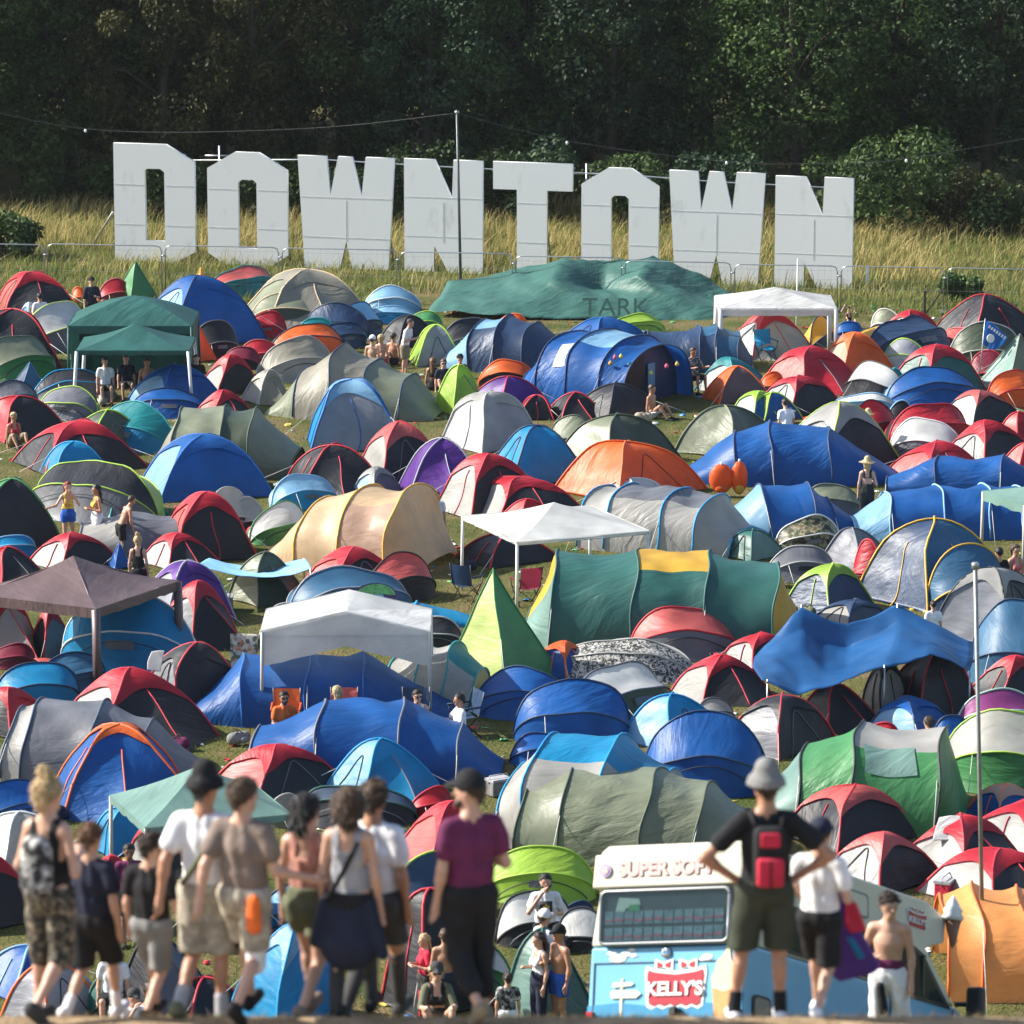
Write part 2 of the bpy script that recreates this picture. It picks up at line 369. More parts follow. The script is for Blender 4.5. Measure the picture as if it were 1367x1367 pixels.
ROWS = """
A1 d -10 385 115 350 15 AKRR|charcoal dome tent with red arch poles beside the dark shrub below the fence
A1 p 375 460 205 290 0 OOOO|tiny orange tent right behind the standing man in a cap
A1 p 510 670 165 290 20 MRRA|crimson pop-up tent half hidden by the bright green pyramid tent
A1 y 578 825 70 290 40 NN|bright green pyramid tent in front of the letter D
A1 y 530 612 160 275 40 mN|narrow green and white pyramid tent touching the bright green pyramid
A1 y 985 1100 98 220 45 YY|small yellow peaked tent poking up behind the huge blue dome
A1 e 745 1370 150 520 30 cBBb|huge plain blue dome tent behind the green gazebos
A1 p 1080 1430 90 260 35 TAAT|salmon pop-up tent with teal front between yellow peak and olive family dome
A1 p 105 465 275 545 45 gWSl|olive and white striped pop-up tent beside the green gazebo
A1 d 100 215 285 390 40 cWWc|small pale blue tent below the seated man near the fence
A1 d -195 300 318 650 10 KKKR|black dome tent with thin red arch at the picture edge above the olive pop-up
A1 p -80 280 450 690 40 NSSS|sage pop-up tent with bright green inner door at the picture edge
A1 y 40 250 600 770 30 bt|small navy peaked tent between sage pop-up and grey pop-up
A1 p -60 190 685 850 20 ggWb|slate pop-up tent with white rear beside small navy peak
A1 p 185 590 635 815 15 gKgC|dark grey pop-up tent with cyan rim in front of the small gazebo legs
A1 p 195 505 715 905 -20 gggL|slate grey pop-up tent with a lime rim under the gazebo corner
A1 d -100 335 765 1010 35 RKRR|black and red tent with bags heaped on top beside a seated bikini woman
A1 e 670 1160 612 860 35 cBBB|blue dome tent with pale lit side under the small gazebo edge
A1 p 690 1070 730 895 0 BBBb|low blue pop-up tent in front of the pale sided blue dome
A1 d 1045 1330 562 770 34 GKRR|white and black dome tent with red cap right of the small gazebo
A1 p 1165 1345 515 640 0 KMMM|maroon pop-up tent with dark door tucked behind white and black dome
A1 p 1250 1465 475 620 10 RRAA|bright red pop-up tent left of the beige sheet tent
A1 d 1010 1320 750 940 29 AKRR|salmon and black dome with red rims just above the olive tunnel tent
A1 y 955 1125 405 600 45 OO|orange peaked tent against the green gazebo post
A1 p 1005 1240 378 580 25 KKgg|charcoal pop-up tent wedged between gazebo and huge blue dome
A2 d -60 165 640 815 40 GUUG|pale stone dome tent right above the olive tunnel end
C4 d 540 770 585 880 35 GGKK|grey mesh sided tent between two black domes under the blue tarpaulin
A2 d -45 580 106 420 20 SUUE|large olive and stone family dome tent below the first letters O and W
A2 P -10 350 238 430 0 FSSE|olive porch pop-up tent standing in front of the large family dome
A2 p 575 862 203 350 0 cccW|pale blue pop-up tent with round white arch below the letter W
A2 p 600 850 302 400 0 CcWc|little blue awning tent with white top in front of pale blue pop-up
A2 p 258 585 288 490 -8 cbbs|navy pop-up tent with pale inner arch below the family dome
A2 p 430 662 284 470 45 bccb|light blue pop-up tent with navy hoops leaning on the navy one
A2 p 225 430 360 520 0 TTTT|teal pop-up tent showing just its top above the orange one
A2 p 330 575 383 530 30 bbWb|navy and white pop-up tent between orange pop-up and light blue hoops
A2 p 90 458 396 570 20 OOWb|orange pop-up tent with white left side
A2 p 20 405 465 705 25 GUUG|off-white sheet covered tent behind the big stone tunnel
A2 p -25 165 333 470 0 RRRR|red tent hidden between huge blue dome and olive porch
A2 t 60 1010 505 900 -12 S,U,U,S,S -1:.05,-.62:.62,-.18:.98,.2:.78,.62:.55,1:.04 b|big stone grey tunnel tent in the middle left with navy hoops and low wings
A2 e 285 748 678 1065 5 CqcB|cyan doored pop dome with grey and pale blue flysheet before the stone tunnel
A2 d 815 1070 394 620 15 LqLL|grey dome tent outlined in lime beside the seated sunbathers
A2 d 945 1165 608 870 42 LLLL|plain lime green pointed dome tent next to the cap man
A2 d 655 940 348 520 35 KKKK|plain black dome tent behind the four sunbathers
A2 p 950 1240 358 560 25 gKgg|grey charcoal pop-up tent left of the navy tunnel with awning
A2 t 1000 1660 343 650 -18 c,bc,b,b -1:.3,-.5:.85,0:1,.5:.85,1:.5 b|navy tunnel tent with pale blue roof and peaked awning below the green tarpaulin
A2 p 795 975 328 440 0 NNNL|crumpled mint green tent at the tarpaulin corner
A2 p 1175 1460 585 740 0 KOOO|low orange rimmed dark tent left of the big blue tunnel
A2 d 1125 1505 658 860 40 PPPR|purple dome tent with pink red rim behind the white grey dome
A2 e 985 1478 738 1065 42 WqGG|white and light grey dome tent left of purple dome
A3 d 300 710 366 500 30 BBBB|blue tarp covered tent with gathered top at the tarpaulin foot
A3 p 495 805 350 470 20 LLLL|lime edged tent between blue gathered top and green tarpaulin
A3 t 65 975 418 830 -36 B,BB,Bc,B -1:.4,-.62:.9,-.1:1,.42:.93,.8:.85 b|big blue tunnel tent with torn silver patch and open porch with paper lanterns
A3 t 715 1250 410 650 0 b,bt,t,b -1:.86,.0:1,.3:1,.72:.85,1:.25 b|navy and steel blue tunnel tent behind seated man in patterned shirt
A3 d 990 1345 570 760 50 WTTT|teal and white dome tent beside the seated patterned shirt man
A3 d 1030 1345 626 815 20 OHOO|brown dome tent with orange top below teal and white dome
A3 d 340 775 708 900 40 KKKK|black plain dome tent in front of the big blue tunnel
A3 d 205 482 758 900 25 KKKR|black little dome tent with bright pink red rim before plain black dome
A3 d 60 220 763 900 0 KKKR|charcoal dome tent with pink edge pressed against purple dome
A3 d 1165 1425 738 900 40 WBLL|blue and white dome tent with lime poles by a man in white
A3 p -70 92 346 480 0 OOOO|orange tent peeking out at the green tarpaulin foot
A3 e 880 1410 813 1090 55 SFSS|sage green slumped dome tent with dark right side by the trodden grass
A4 d -155 250 333 580 25 WGRR|white walled tent with red trim sheltering under the white gazebo beside the letter N
A4 d 315 668 448 660 30 QOOO|orange dome tent with pale peach side right of the white gazebo
A4 p 222 400 358 520 55 bYYb|yellow and navy pop-up tent behind white gazebo post
A4 p 495 1005 360 580 45 bbYb|navy tent with yellow back and small yellow patch behind orange dome
A4 p 390 520 372 480 0 BBBB|blue sheeted tent between two yellow and navy tents
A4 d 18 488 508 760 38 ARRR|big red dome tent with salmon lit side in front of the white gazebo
A4 d 0 402 658 875 36 GKRR|white and black dome with red roof right under the big red dome
A4 p 0 118 638 760 0 OOOO|small orange tent at the corner of the big red dome
A4 p 435 765 598 810 -35 KWWK|off-white pop-up tent with dark door below the orange dome
A4 d 620 775 613 800 30 TTTT|teal tent wedged between off-white pop-up and pale blue hooped one
A4 p 632 865 480 640 -20 WqcL|lilac white pop-up tent with lime edge behind red and bottle green dome
A4 d 695 1140 498 770 32 DDRR|bottle green dome tent with bright red roof and red edge
A4 d 635 925 316 480 35 WRRR|red dome tent with white side below the fence post
A4 p 575 725 312 450 -20 SSSW|olive striped tent top behind red and white dome near the fence
A4 d 925 1425 250 480 34 KKKR|large charcoal dome with thick red arch and red window by the fence
A4 p 935 1105 403 530 -30 AAAA|salmon tent strip left of the olive hooped tent under the flag
A4 p 975 1355 383 660 5 FFGG|dark olive pop-up tent with grey hoops behind the blue flag
A4 p 1085 1295 538 730 -10 KMRR|crimson pop-up tent at the foot of the flag pole
A4 y 1120 1540 455 760 30 hS|pale sage pitched tent at the picture edge right of the flag
A4 p 645 1125 623 850 15 BBcb|pale and mid blue hooped pop-up tent in front of bottle green dome
A4 p 1170 1445 640 835 25 OOQR|peach and orange pop-up tent at the picture edge below the sage pitched one
A4 p 370 705 758 880 0 cWWc|crumpled pale blue and white tent in front of off-white pop-up
B4 p 428 718 18 240 30 MRRK|crimson pop-up tent with dark left side behind the lime edged black dome
B4 p 665 795 15 180 0 KKKc|tiny dark tent with pale blue hoop between two crimson pop-ups
B4 p 655 1095 22 270 25 RRKR|bright red pop-up tent behind the white rimmed grey one
B4 p 678 1045 105 350 -15 gWWW|slate fronted pop-up tent with broad white rim
B4 d 955 1335 -40 140 35 WKAK|white and salmon dome with black frame left of peach orange pop-up
B4 d 1235 1460 72 260 40 ARAR|salmon dome tent at the picture edge above maroon one
B4 d -70 192 -30 120 30 LBLL|blue dome tent with lime poles beside man in white shirt
B4 d 108 695 26 385 42 gKGL|large black dome with grey cap and lime poles behind the big blue tunnel
B1 p 503 910 26 290 -28 CTtT|teal blue pop-up tent with steel rear left of the olive tunnel
B1 t 815 1565 38 410 -6 U,S,F,S -1:.25,-.66:.93,.02:1,.42:.97,1:.3 F|olive tunnel tent with cream end beside the bright blue dome
B1 d 95 725 116 395 28 KKRR|wide black dome tent with red poles beside bikini woman
B1 d 352 750 70 305 40 FFFL|dark olive dome with lime tags behind wide black dome
B1 e 213 572 230 430 25 CCCC|plain teal blue dome behind the grey and lime striped one
B1 p 158 838 323 655 -25 gKlL|large dark grey pop-up tent with lime roof behind redhead woman
B1 d 395 840 458 650 45 WTTT|teal dome tent with white side behind two chatting women
B1 e 735 1405 197 540 18 cBBB|bright blue plain dome tent with silver pole tip beside trodden grass
B1 d -140 297 410 790 22 NKNN|charcoal dome with green roof cut by the picture edge
B1 d -200 252 536 760 25 KKRR|charcoal dome with red rim in front of green roofed charcoal dome
B1 p -60 180 713 840 30 CCcc|bright cyan tent top at the picture edge above brown gazebo
B1 d 172 592 703 900 41 GKRR|light grey dome with red roof right above the brown gazebo peak
B1 d -100 217 763 980 40 RKRR|black and red dome left of the brown gazebo peak
B1 t 435 1075 597 850 0 G,g,G -1:.75,-.3:1,.55:.95,1:.3 g|slate tunnel tent with two pale grey ends and pink marks
B1 d 850 1315 493 860 18 AKRR|tall charcoal dome with red arch right of slate tunnel
B1 p 1070 1305 468 720 40 KGGG|grey striped pop-up tent behind the tall charcoal dome
B1 p 1180 1365 508 710 20 KGgG|small grey pop-up tent with dark doorway left of the green and white one
B1 d 745 1115 713 890 41 GKRR|white sided dome with red roof beside woman in bun
B1 y 560 680 763 900 30 BB|little blue peaked tent behind brown gazebo roof
B2 p -30 275 538 770 30 NWWN|green and white pop-up tent at the beige tunnel left end
B2 d 182 645 238 500 18 KKKR|charcoal dome with maroon red arch between cyan door and pink rim tents
B2 d 545 970 123 460 28 GKAR|tall black dome with pink red cap and grey flank behind the purple dome
B2 d 773 1178 212 520 12 PPPq|plain purple dome tent behind the beige tunnel
B2 d 512 758 374 520 45 cgGg|small grey and pale blue dome just over the beige tunnel roof
B2 p 88 418 392 590 25 CcWc|pale cyan pop-up tent with bright cyan door over beige tunnel
B2 t -5 1065 437 900 -22 EE,E,QE,E -1:.04,-.42:.74,.12:.97,.68:1,1:.12 Y|large beige tunnel tent with tan side wall and yellow poles
B2 d 972 1485 296 630 32 GKRR|white flank black dome with red edge right of the purple one
B2 d 1115 1705 406 660 27 GKRR|second white flank dome with red edge behind child in white
B2 d 1265 1565 523 700 40 ARAR|low red and pink dome directly behind white gazebo roof
B2 d 1075 1570 692 880 32 KKKR|low black dome in the shade under the flat white gazebo
B3 e -97 378 138 460 24 CCCb|cyan dome tent with dark arched door left of the orange dome
B3 d 283 855 73 360 40 SFSF|olive dome with pale sage side behind orange dome
B3 p 213 465 86 300 -20 SSSF|pale sage pop-up tent left of the olive dome
B3 e 258 1003 220 535 42 OOOO|bright orange dome tent with glossy folds in the middle
B3 d 450 805 413 560 62 WWWW|small white sheet tent between orange dome and grey tunnel
B3 t 390 1290 458 820 -24 G,Gg,Gg,G -1:.92,-.62:1,.12:.97,.58:.93,1:.35 C|light grey tunnel tent with bright blue hoops behind white gazebo
B3 d 1120 1425 673 850 45 DhDD|crumpled dark green dome at the grey tunnel right end
B4 t -365 680 122 470 0 B,B,B,B -1:.12,-.55:.85,-.2:.97,.35:.92,1:.1 b|wide royal blue tunnel tent with sagging roof above orange airbeds
B4 t -150 525 433 740 8 c,B,B,B -1:.45,-.6:.93,.15:.98,.5:.6,1:.2 b|royal blue tunnel tent between grey tunnel and camouflage tent
B4 p 73 408 612 820 15 XXWW|camouflage pop-up tent with white edge
B4 p 225 515 443 620 0 gSSS|brown olive tent behind camouflage tent
B4 d 312 672 672 900 52 qgqg|crumpled grey dome right of the camouflage tent
B4 p 33 378 773 970 12 ggWG|slate pop-up tent with white rear arch below camouflage tent
B4 p 478 625 743 980 -35 RRRR|plain red tent edge left of the yellow poled navy tent
B4 d 543 1293 616 1100 40 bt-Y|large navy and steel blue dome tent with thick yellow poles
B4 P 870 1290 768 1135 18 bttY|porch
B4 t 660 1430 293 520 -6 B,B,B -1:.3,-.35:.92,.5:1,1:.5 b|royal blue tunnel tent below red and black domes near the picture edge
B4 t 475 1320 450 750 4 c,B,B,B -1:.3,-.6:.85,.05:.95,.6:1,1:.9 c|crumpled blue tunnel tent behind woman in straw hat
B4 p 605 805 588 740 0 ccBb|little pale blue pop-up tent above yellow poled navy tent
B4 d 965 1415 120 370 39 GKRR|white flank black dome under the salmon one near the edge
B4 d 1240 1500 238 440 35 ARAR|salmon and red dome at the picture edge beside blue tunnel
B4 d 680 1145 228 430 38 ARRR|red dome with pink front over the royal blue roof
C1 p 335 1015 236 660 -6 CCCW|large cyan pop-up tent with white rear hoop under brown gazebo
C1 d 825 1210 173 530 52 gKRR|dark grey dome with red poles right of the brown gazebo
C1 d 730 1195 72 410 30 qPPq|purple dome with mint cord behind the brown gazebo
C1 d 740 1285 488 890 32 gKKR|large black dome with red arch and towel on its shoulder
C1 d 338 1085 633 1040 31 GKRR|white flank black dome with red roof below cyan pop-up
C1 p -25 395 588 850 12 CCbb|navy pop-up tent with cyan doorway under brown gazebo
C1 p 165 560 543 790 40 ttbb|steel blue pop-up tent with pink towel on it
C1 d -160 225 713 980 62 KRRR|red and black dome cut by the picture edge above slate tunnel
C1 p -60 172 500 640 0 MMMM|maroon tent under the brown gazebo at the picture edge
C1 d -130 180 240 580 40 WGRR|cream dome with dark red poles under brown gazebo
C1 d 150 375 330 580 40 KgRR|grey dark dome between brown gazebo posts
C1 d 1210 1570 26 300 42 SFSF|olive green dome under the pale blue awning sheet
C2 d 253 800 8 290 34 AKRR|red and black dome under beige tunnel with long red edge
C2 p 573 938 30 290 32 KAAK|salmon pop-up tent with black front below the beige tunnel
C2 p 188 805 103 390 22 tttq|steel blue pop-up tent with mushrooms painted on its front
C2 t 645 1115 273 430 0 C,C -1:.4,-.2:1,1:.25 C|low bright blue crumpled tent right of the mushroom tent
C2 p 770 1078 344 540 0 KKKG|dark grey pop-up tent left of the green tepee
C2 p 33 362 288 500 10 gGGG|light grey round pop-up tent with black shapes on its front
C2 t -345 1065 555 960 0 B,B,B,B -1:.1,-.55:.95,-.1:1,.3:.98,1:.06 B|very wide blue tunnel tent behind the four seated campers
C2 t 690 1215 503 830 -14 G,G,GT -1:.7,-.3:.96,.4:1,1:.55 T|white tunnel tent with teal hoop lines next to green tepee
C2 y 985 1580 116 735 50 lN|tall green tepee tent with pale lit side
C3 t 105 1490 15 540 -5 hY,D,DY,D,Y -1:.25,-.8:.93,-.2:1,.33:.99,.84:.85,1:.3 D|long dark green tunnel tent with yellow roof band and yellow ends
C3 p 643 1188 309 600 5 gARR|red pop-up tent with three nested arches in front of the green and yellow tunnel
C3 d 1122 1485 438 640 39 GKRR|white flank black dome half under the blue tarpaulin
C3 d 878 1340 560 810 27 GKRR|black dome with dark red roof below the nested red arches
C3 p 240 935 476 720 -12 ZZWZ|printed grey and white sheet covered tent
C3 d 118 425 493 680 60 BBOO|blue dome with orange poles behind blue pop-ups
C3 p 298 858 598 930 42 FWWg|white pop-up tent with dark doorway below the printed sheet
C3 p -165 335 626 910 -8 BBcb|blue pop-up tent with pale hoop right of the green tepee
C3 p 38 625 678 1050 2 BBcb|large blue pop-up tent with grey window flap and nested arches
C3 d 608 1115 758 1050 42 cCcC|cyan and pale blue dome behind the right blue pop-up
C3 p 980 1170 773 920 20 GGGg|light grey pop-up peeping behind cyan and pale blue dome
C4 d 138 565 86 350 48 bbLL|navy dome tent with lime roof right of the yellow tunnel end
C4 d 282 660 256 430 45 Gsbb|navy and grey dome behind the blue tarpaulin peaks
C4 d 205 600 700 960 31 KKKR|black dome with red seams below the blue tarpaulin dip
C4 d 645 1115 543 890 34 KKKR|black dome with red seams below the blue tarpaulin high peak
C4 e 895 1510 88 500 60 qKGK|grey draped tent with torn flap beside yellow poled navy tent
C4 p 1092 1610 270 740 -18 ttcb|steel blue pop-up tent behind the tall lamp post
C4 d 1118 1510 573 790 29 KKRR|black dome with red roof behind the magenta pop-up
C4 p 1028 1460 733 980 8 VVVm|magenta pop-up tent behind the tall lamp post
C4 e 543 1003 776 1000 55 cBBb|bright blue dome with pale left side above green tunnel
C4 p 888 1085 858 1050 0 BBBb|small blue tent beside the man with shoulder straps
C4 d -168 368 748 1090 47 gKKR|large charcoal dome with red rim under blue tarpaulin edge
D1 t -40 1045 13 450 -8 g,G,g,g,g -1:.05,-.82:.82,-.62:.93,.03:1,.5:.7,1:.05 s|long slate grey tunnel tent with pale end behind blue and orange dome
D1 d 285 992 138 620 12 BBOOs|wet glossy blue dome with orange poles behind the small green gazebo
D1 d 478 830 573 830 30 CCCC|cyan sheet tent under the small green gazebo
D1 p -115 235 416 680 35 BBcb|blue pop-up tent at the picture edge behind blonde woman
D1 d -210 405 586 960 42 WGWW|white dome with dark vents behind blonde woman
D1 d 1135 1775 230 540 37 AKRR|grey and black dome with pink red roof before the royal blue tunnel
D1 d 668 1010 648 930 39 GKRR|white and dark dome with red pole under the green gazebo
D2 t -50 1275 3 460 -3 G,B,B,B,B -1:.06,-.9:.55,-.38:.96,.24:1,.68:.62,1:.04 g|royal blue tunnel tent with grey hoop bands in front of seated campers
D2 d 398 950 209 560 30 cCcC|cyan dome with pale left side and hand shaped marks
D2 p 228 825 453 690 0 KsDD|dark green pop-up tent behind the heads of two women
D2 p 808 1015 456 620 20 MRRR|small pink red pop-up behind capped man's head
D2 d 762 1310 533 900 30 ARRR|crimson dome with pink side left of the man in burgundy
D2 p 55 270 497 680 30 SUUG|stone coloured tent at the small green gazebo corner
D3 t -40 1075 198 790 -16 G,GC,GC,G -1:.62,-.68:.96,.1:1,.62:.66,1:.3 C|light grey tunnel tent with turquoise roof band behind the sage tunnel
D3 t 65 1255 363 880 -14 S,S,S,S -1:.82,-.58:.98,.2:.98,.68:.80,1:.5 F|large sage green tunnel tent with dark hoops above the ice cream van
D3 p 715 1350 80 530 -6 BBBb|deep blue pop-up tent right of the turquoise roofed tunnel
D3 p 10 335 172 370 0 BBcb|low blue pop-up in front of the nested blue arches
D3 p -105 445 773 1090 0 LLLL|plain lime green tent left of the ice cream van
D4 t -10 1095 148 690 -8 h,N,NG,N -1:.25,-.62:.72,-.12:1,.72:.97,1:.12 K|green tunnel tent with pale ends and a window above red and black domes
D4 d 133 798 467 790 37 KKAR|black dome with pink red cap in front of the green tunnel
D4 d 338 908 702 1020 46 GKAR|grey flank black dome with pink red cap above the van roof
D4 d 708 1345 623 950 47 GKRR|grey flank dome with red roof and a white cloth draped on it
D4 d 1073 1705 532 830 44 GKRR|grey flank dome with red roof right of the draped cloth
D4 d 868 1650 788 1100 37 GKRR|grey flank dome with red rim just above the orange tunnel
D4 p 965 1660 66 520 -12 NGlL|pale lime pop-up tent with grey band behind the tall lamp post
D4 d 1073 1490 448 670 35 BBQO|blue dome with peach orange roof below the lime pop-up
D4 p 492 702 128 260 0 RRRR|red tent top peeping over the green tunnel roof
E1 d -400 190 -20 420 39 AKRR|black and red dome cut by the picture edge beside blonde woman
E1 d -120 430 453 760 40 BBBc|blue dome low beside the blonde woman's shorts
E1 d 38 510 578 900 48 qqqO|lilac grey dome with orange poles behind the two boys
E1 p 470 770 590 880 20 DDDD|bottle green tent between the two boys' legs
E1 d 420 760 20 420 30 GKRR|grey and black dome behind the two boys' shoulders
E1 d 1000 1400 60 500 34 KKRR|dark dome with red rim behind the man in taupe
E1 d 620 1100 440 900 40 KgKK|charcoal dome tent behind the legs of the boy in grey shorts
E1 d 860 1330 640 930 30 KKKR|low black dome tent behind the legs of the man in taupe
E2 p 25 480 152 460 5 CCcb|blue and pale blue pop-up tent behind the pink top woman
E2 e -130 480 368 960 42 CCcC|large cyan dome behind walkers' legs with shiny creases
E2 d 690 1210 195 860 35 KKKR|black dome with red edge left of the man in burgundy
E2 p 725 1080 -12 350 35 tblL|navy and pale lime tent with lime piping left of the man in burgundy
E2 p 870 1330 425 740 0 NWNN|bright green and white pop-up behind shirtless man
E3 d -25 418 398 930 50 hDhD|mint and bottle green dome behind the curly haired woman
E3 p -65 335 188 500 20 KWWK|white pop-up tent with dark rim behind man in printed tee
E3 p 248 455 247 430 20 bbBb|navy and blue tent between lime tent and van
E3 p 262 525 276 530 -10 KWWK|white tent with black print against the van side
E4 t 955 1560 193 720 0 o,o,o -1:.85,-.45:1,.3:1,1:.9 O|big orange tunnel tent beside the van nose
E4 p 1245 1510 93 260 0 GGlK|grey and lime tent above the orange tunnel
""".strip().splitlines()
# ------------------------------------------------------------------ ground, grass, wood
def ground_material():
    m, n, b, out = nt('field_turf'); N = n.nodes; L = n.links
    g = N.new('ShaderNodeNewGeometry')
    t = N.new('ShaderNodeTexNoise'); t.inputs['Scale'].default_value = .55; t.inputs['Detail'].default_value = 8; t.inputs['Roughness'].default_value = .7; L.new(g.outputs['Position'], t.inputs['Vector'])
    r = N.new('ShaderNodeValToRGB'); e = r.color_ramp.elements
    e[0].position = .36; e[0].color = (.055, .085, .02, 1); e[1].position = .62; e[1].color = (.19, .145, .075, 1)
    x = e.new(.50); x.color = (.125, .12, .042, 1)
    L.new(t.outputs['Fac'], r.inputs['Fac'])
    t2 = N.new('ShaderNodeTexNoise'); t2.inputs['Scale'].default_value = 14; t2.inputs['Detail'].default_value = 6; L.new(g.outputs['Position'], t2.inputs['Vector'])
    mx = N.new('ShaderNodeMixRGB'); mx.blend_type = 'MULTIPLY'; mx.inputs[0].default_value = .8; L.new(r.outputs[0], mx.inputs[1])
    r2 = N.new('ShaderNodeValToRGB'); r2.color_ramp.elements[0].position = .3; r2.color_ramp.elements[0].color = (.35, .35, .3, 1); r2.color_ramp.elements[1].position = .7; r2.color_ramp.elements[1].color = (1.15, 1.15, 1.1, 1)
    L.new(t2.outputs['Fac'], r2.inputs['Fac']); L.new(r2.outputs[0], mx.inputs[2]); L.new(mx.outputs[0], b.inputs['Base Color'])
    bp = N.new('ShaderNodeBump'); bp.inputs['Distance'].default_value = .06; L.new(t2.outputs['Fac'], bp.inputs['Height']); L.new(bp.outputs[0], b.inputs['Normal'])
    b.inputs['Roughness'].default_value = .95; b.inputs['Specular IOR Level'].default_value = .1
    return m
def build_ground():
    ys = [-60, 0, 20, 28, CREST - .25, CREST, CREST + .3] + [CREST + 2 + i * 2 for i in range(17)] + [66, 70, 80, 100, 130, 150, 175, 200, 260, 400, 1500]
    xs = [-700, -200, -60, -30, -15, -7, -3, 0, 3, 7, 15, 30, 60, 200, 700]
    V = [(x, y, ground_z(y) + (.05 * noise.noise(Vector((x * .3, y * .3, 0))) if abs(x) < 50 and 34 < y < 180 else 0)) for y in ys for x in xs]
    nx = len(xs); Fc = [(j * nx + i, j * nx + i + 1, (j + 1) * nx + i + 1, (j + 1) * nx + i) for j in range(len(ys) - 1) for i in range(nx - 1)]
    o = mesh_obj('ground', V, Fc, ground_material()); o['kind'] = 'structure'
def build_path():
    m = plain('trodden_earth', (.30, .215, .13), .95, spec=.1, var=.35, scale=5, bump=.6)
    ys = [20, 27, CREST - .3, CREST, CREST + .3, CREST + 1.0]; xs = np.linspace(-12, 12, 30)
    V = [(x, y, ground_z(y) + .012) for y in ys for x in xs]; n = len(xs)
    o = mesh_obj('path', V, [(j * n + i, j * n + i + 1, (j + 1) * n + i + 1, (j + 1) * n + i) for j in range(len(ys) - 1) for i in range(n - 1)], m); o['kind'] = 'structure'
def leaf_mat(name, cols, trans=.25, rough=.6):
    m, n, b, out = nt(name); N = n.nodes; L = n.links
    g = N.new('ShaderNodeNewGeometry'); oi = N.new('ShaderNodeObjectInfo')
    t = N.new('ShaderNodeTexNoise'); t.inputs['Scale'].default_value = .42; t.inputs['Detail'].default_value = 4; L.new(g.outputs['Position'], t.inputs['Vector'])
    ad = N.new('ShaderNodeMath'); ad.operation = 'MULTIPLY_ADD'; ad.inputs[1].default_value = .35; L.new(g.outputs['Random Per Island'], ad.inputs[0]); L.new(t.outputs['Fac'], ad.inputs[2])
    r = N.new('ShaderNodeValToRGB'); e = r.color_ramp.elements; e[0].position = .4; e[0].color = (*cols[0], 1); e[1].position = .95; e[1].color = (*cols[2], 1); x = e.new(.68); x.color = (*cols[1], 1)
    L.new(ad.outputs[0], r.inputs['Fac'])
    h = N.new('ShaderNodeHueSaturation'); L.new(r.outputs[0], h.inputs['Color'])
    mm = N.new('ShaderNodeMapRange'); mm.inputs['To Min'].default_value = .7; mm.inputs['To Max'].default_value = 1.3; L.new(oi.outputs['Random'], mm.inputs['Value']); L.new(mm.outputs[0], h.inputs['Value'])
    L.new(h.outputs[0], b.inputs['Base Color']); b.inputs['Roughness'].default_value = rough; b.inputs['Specular IOR Level'].default_value = .25
    tr = N.new('ShaderNodeBsdfTranslucent'); L.new(h.outputs[0], tr.inputs['Color']); mx = N.new('ShaderNodeMixShader'); mx.inputs[0].default_value = trans
    L.new(b.outputs[0], mx.inputs[1]); L.new(tr.outputs[0], mx.inputs[2]); L.new(mx.outputs[0], out.inputs['Surface'])
    return m
def blades(name, base, hmin, hmax, wid, m, lean=.35, kind='stuff', parent=None, droop=.4):
    """base (n,3) blade roots -> one mesh of bent tapering blades"""
    n = len(base); h = RNG.uniform(hmin, hmax, n); a = RNG.uniform(0, 2 * math.pi, n)
    d = np.stack([np.cos(a), np.sin(a), np.zeros(n)], 1); ln = RNG.normal(0, lean, (n, 2)); ln[:, 0] += .25 * lean / .35
    w = wid * RNG.uniform(.6, 1.3, n)
    V = np.zeros((n, 5, 3)); top = base + np.stack([ln[:, 0] * h, ln[:, 1] * h, h], 1)
    mid = base + np.stack([ln[:, 0] * h * .3, ln[:, 1] * h * .3, h * .55], 1)
    V[:, 0] = base - d * w[:, None]; V[:, 1] = base + d * w[:, None]; V[:, 2] = mid + d * w[:, None] * .8; V[:, 3] = mid - d * w[:, None] * .8; V[:, 4] = top
    i = np.arange(n)[:, None] * 5
    Q = np.concatenate([i + np.array([[0, 1, 2]]), i + np.array([[0, 2, 3]]), i + np.array([[3, 2, 4]])], 0)
    o = np_mesh(name, V.reshape(-1, 3), Q, m, parent)
    if kind: o['kind'] = kind
    return o
def leaves_cloud(centers, radii, per, size, flat=.8):
    k = len(centers); n = k * per
    c = np.repeat(np.asarray(centers), per, 0); r = np.repeat(np.asarray(radii), per)
    v = RNG.normal(0, 1, (n, 3)); v /= np.linalg.norm(v, axis=1)[:, None]
    p = c + v * (r * RNG.uniform(.35, 1, n) ** .5)[:, None] * np.array([1, 1, flat])
    nrm = v * .6 + RNG.normal(0, .6, (n, 3)) + np.array([0, 0, .5]); nrm /= np.linalg.norm(nrm, axis=1)[:, None]
    t = np.cross(nrm, RNG.normal(0, 1, (n, 3))); t /= np.linalg.norm(t, axis=1)[:, None]; b = np.cross(nrm, t)
    s = size * RNG.uniform(.6, 1.3, n)[:, None]
    V = np.stack([p - t * s, p + b * s * .55, p + t * s, p - b * s * .55], 1).reshape(-1, 3)
    return V, np.arange(n * 4).reshape(-1, 4)
BARK = plain('bark', (.06, .048, .035), .9, var=.3, scale=4, bump=.5)
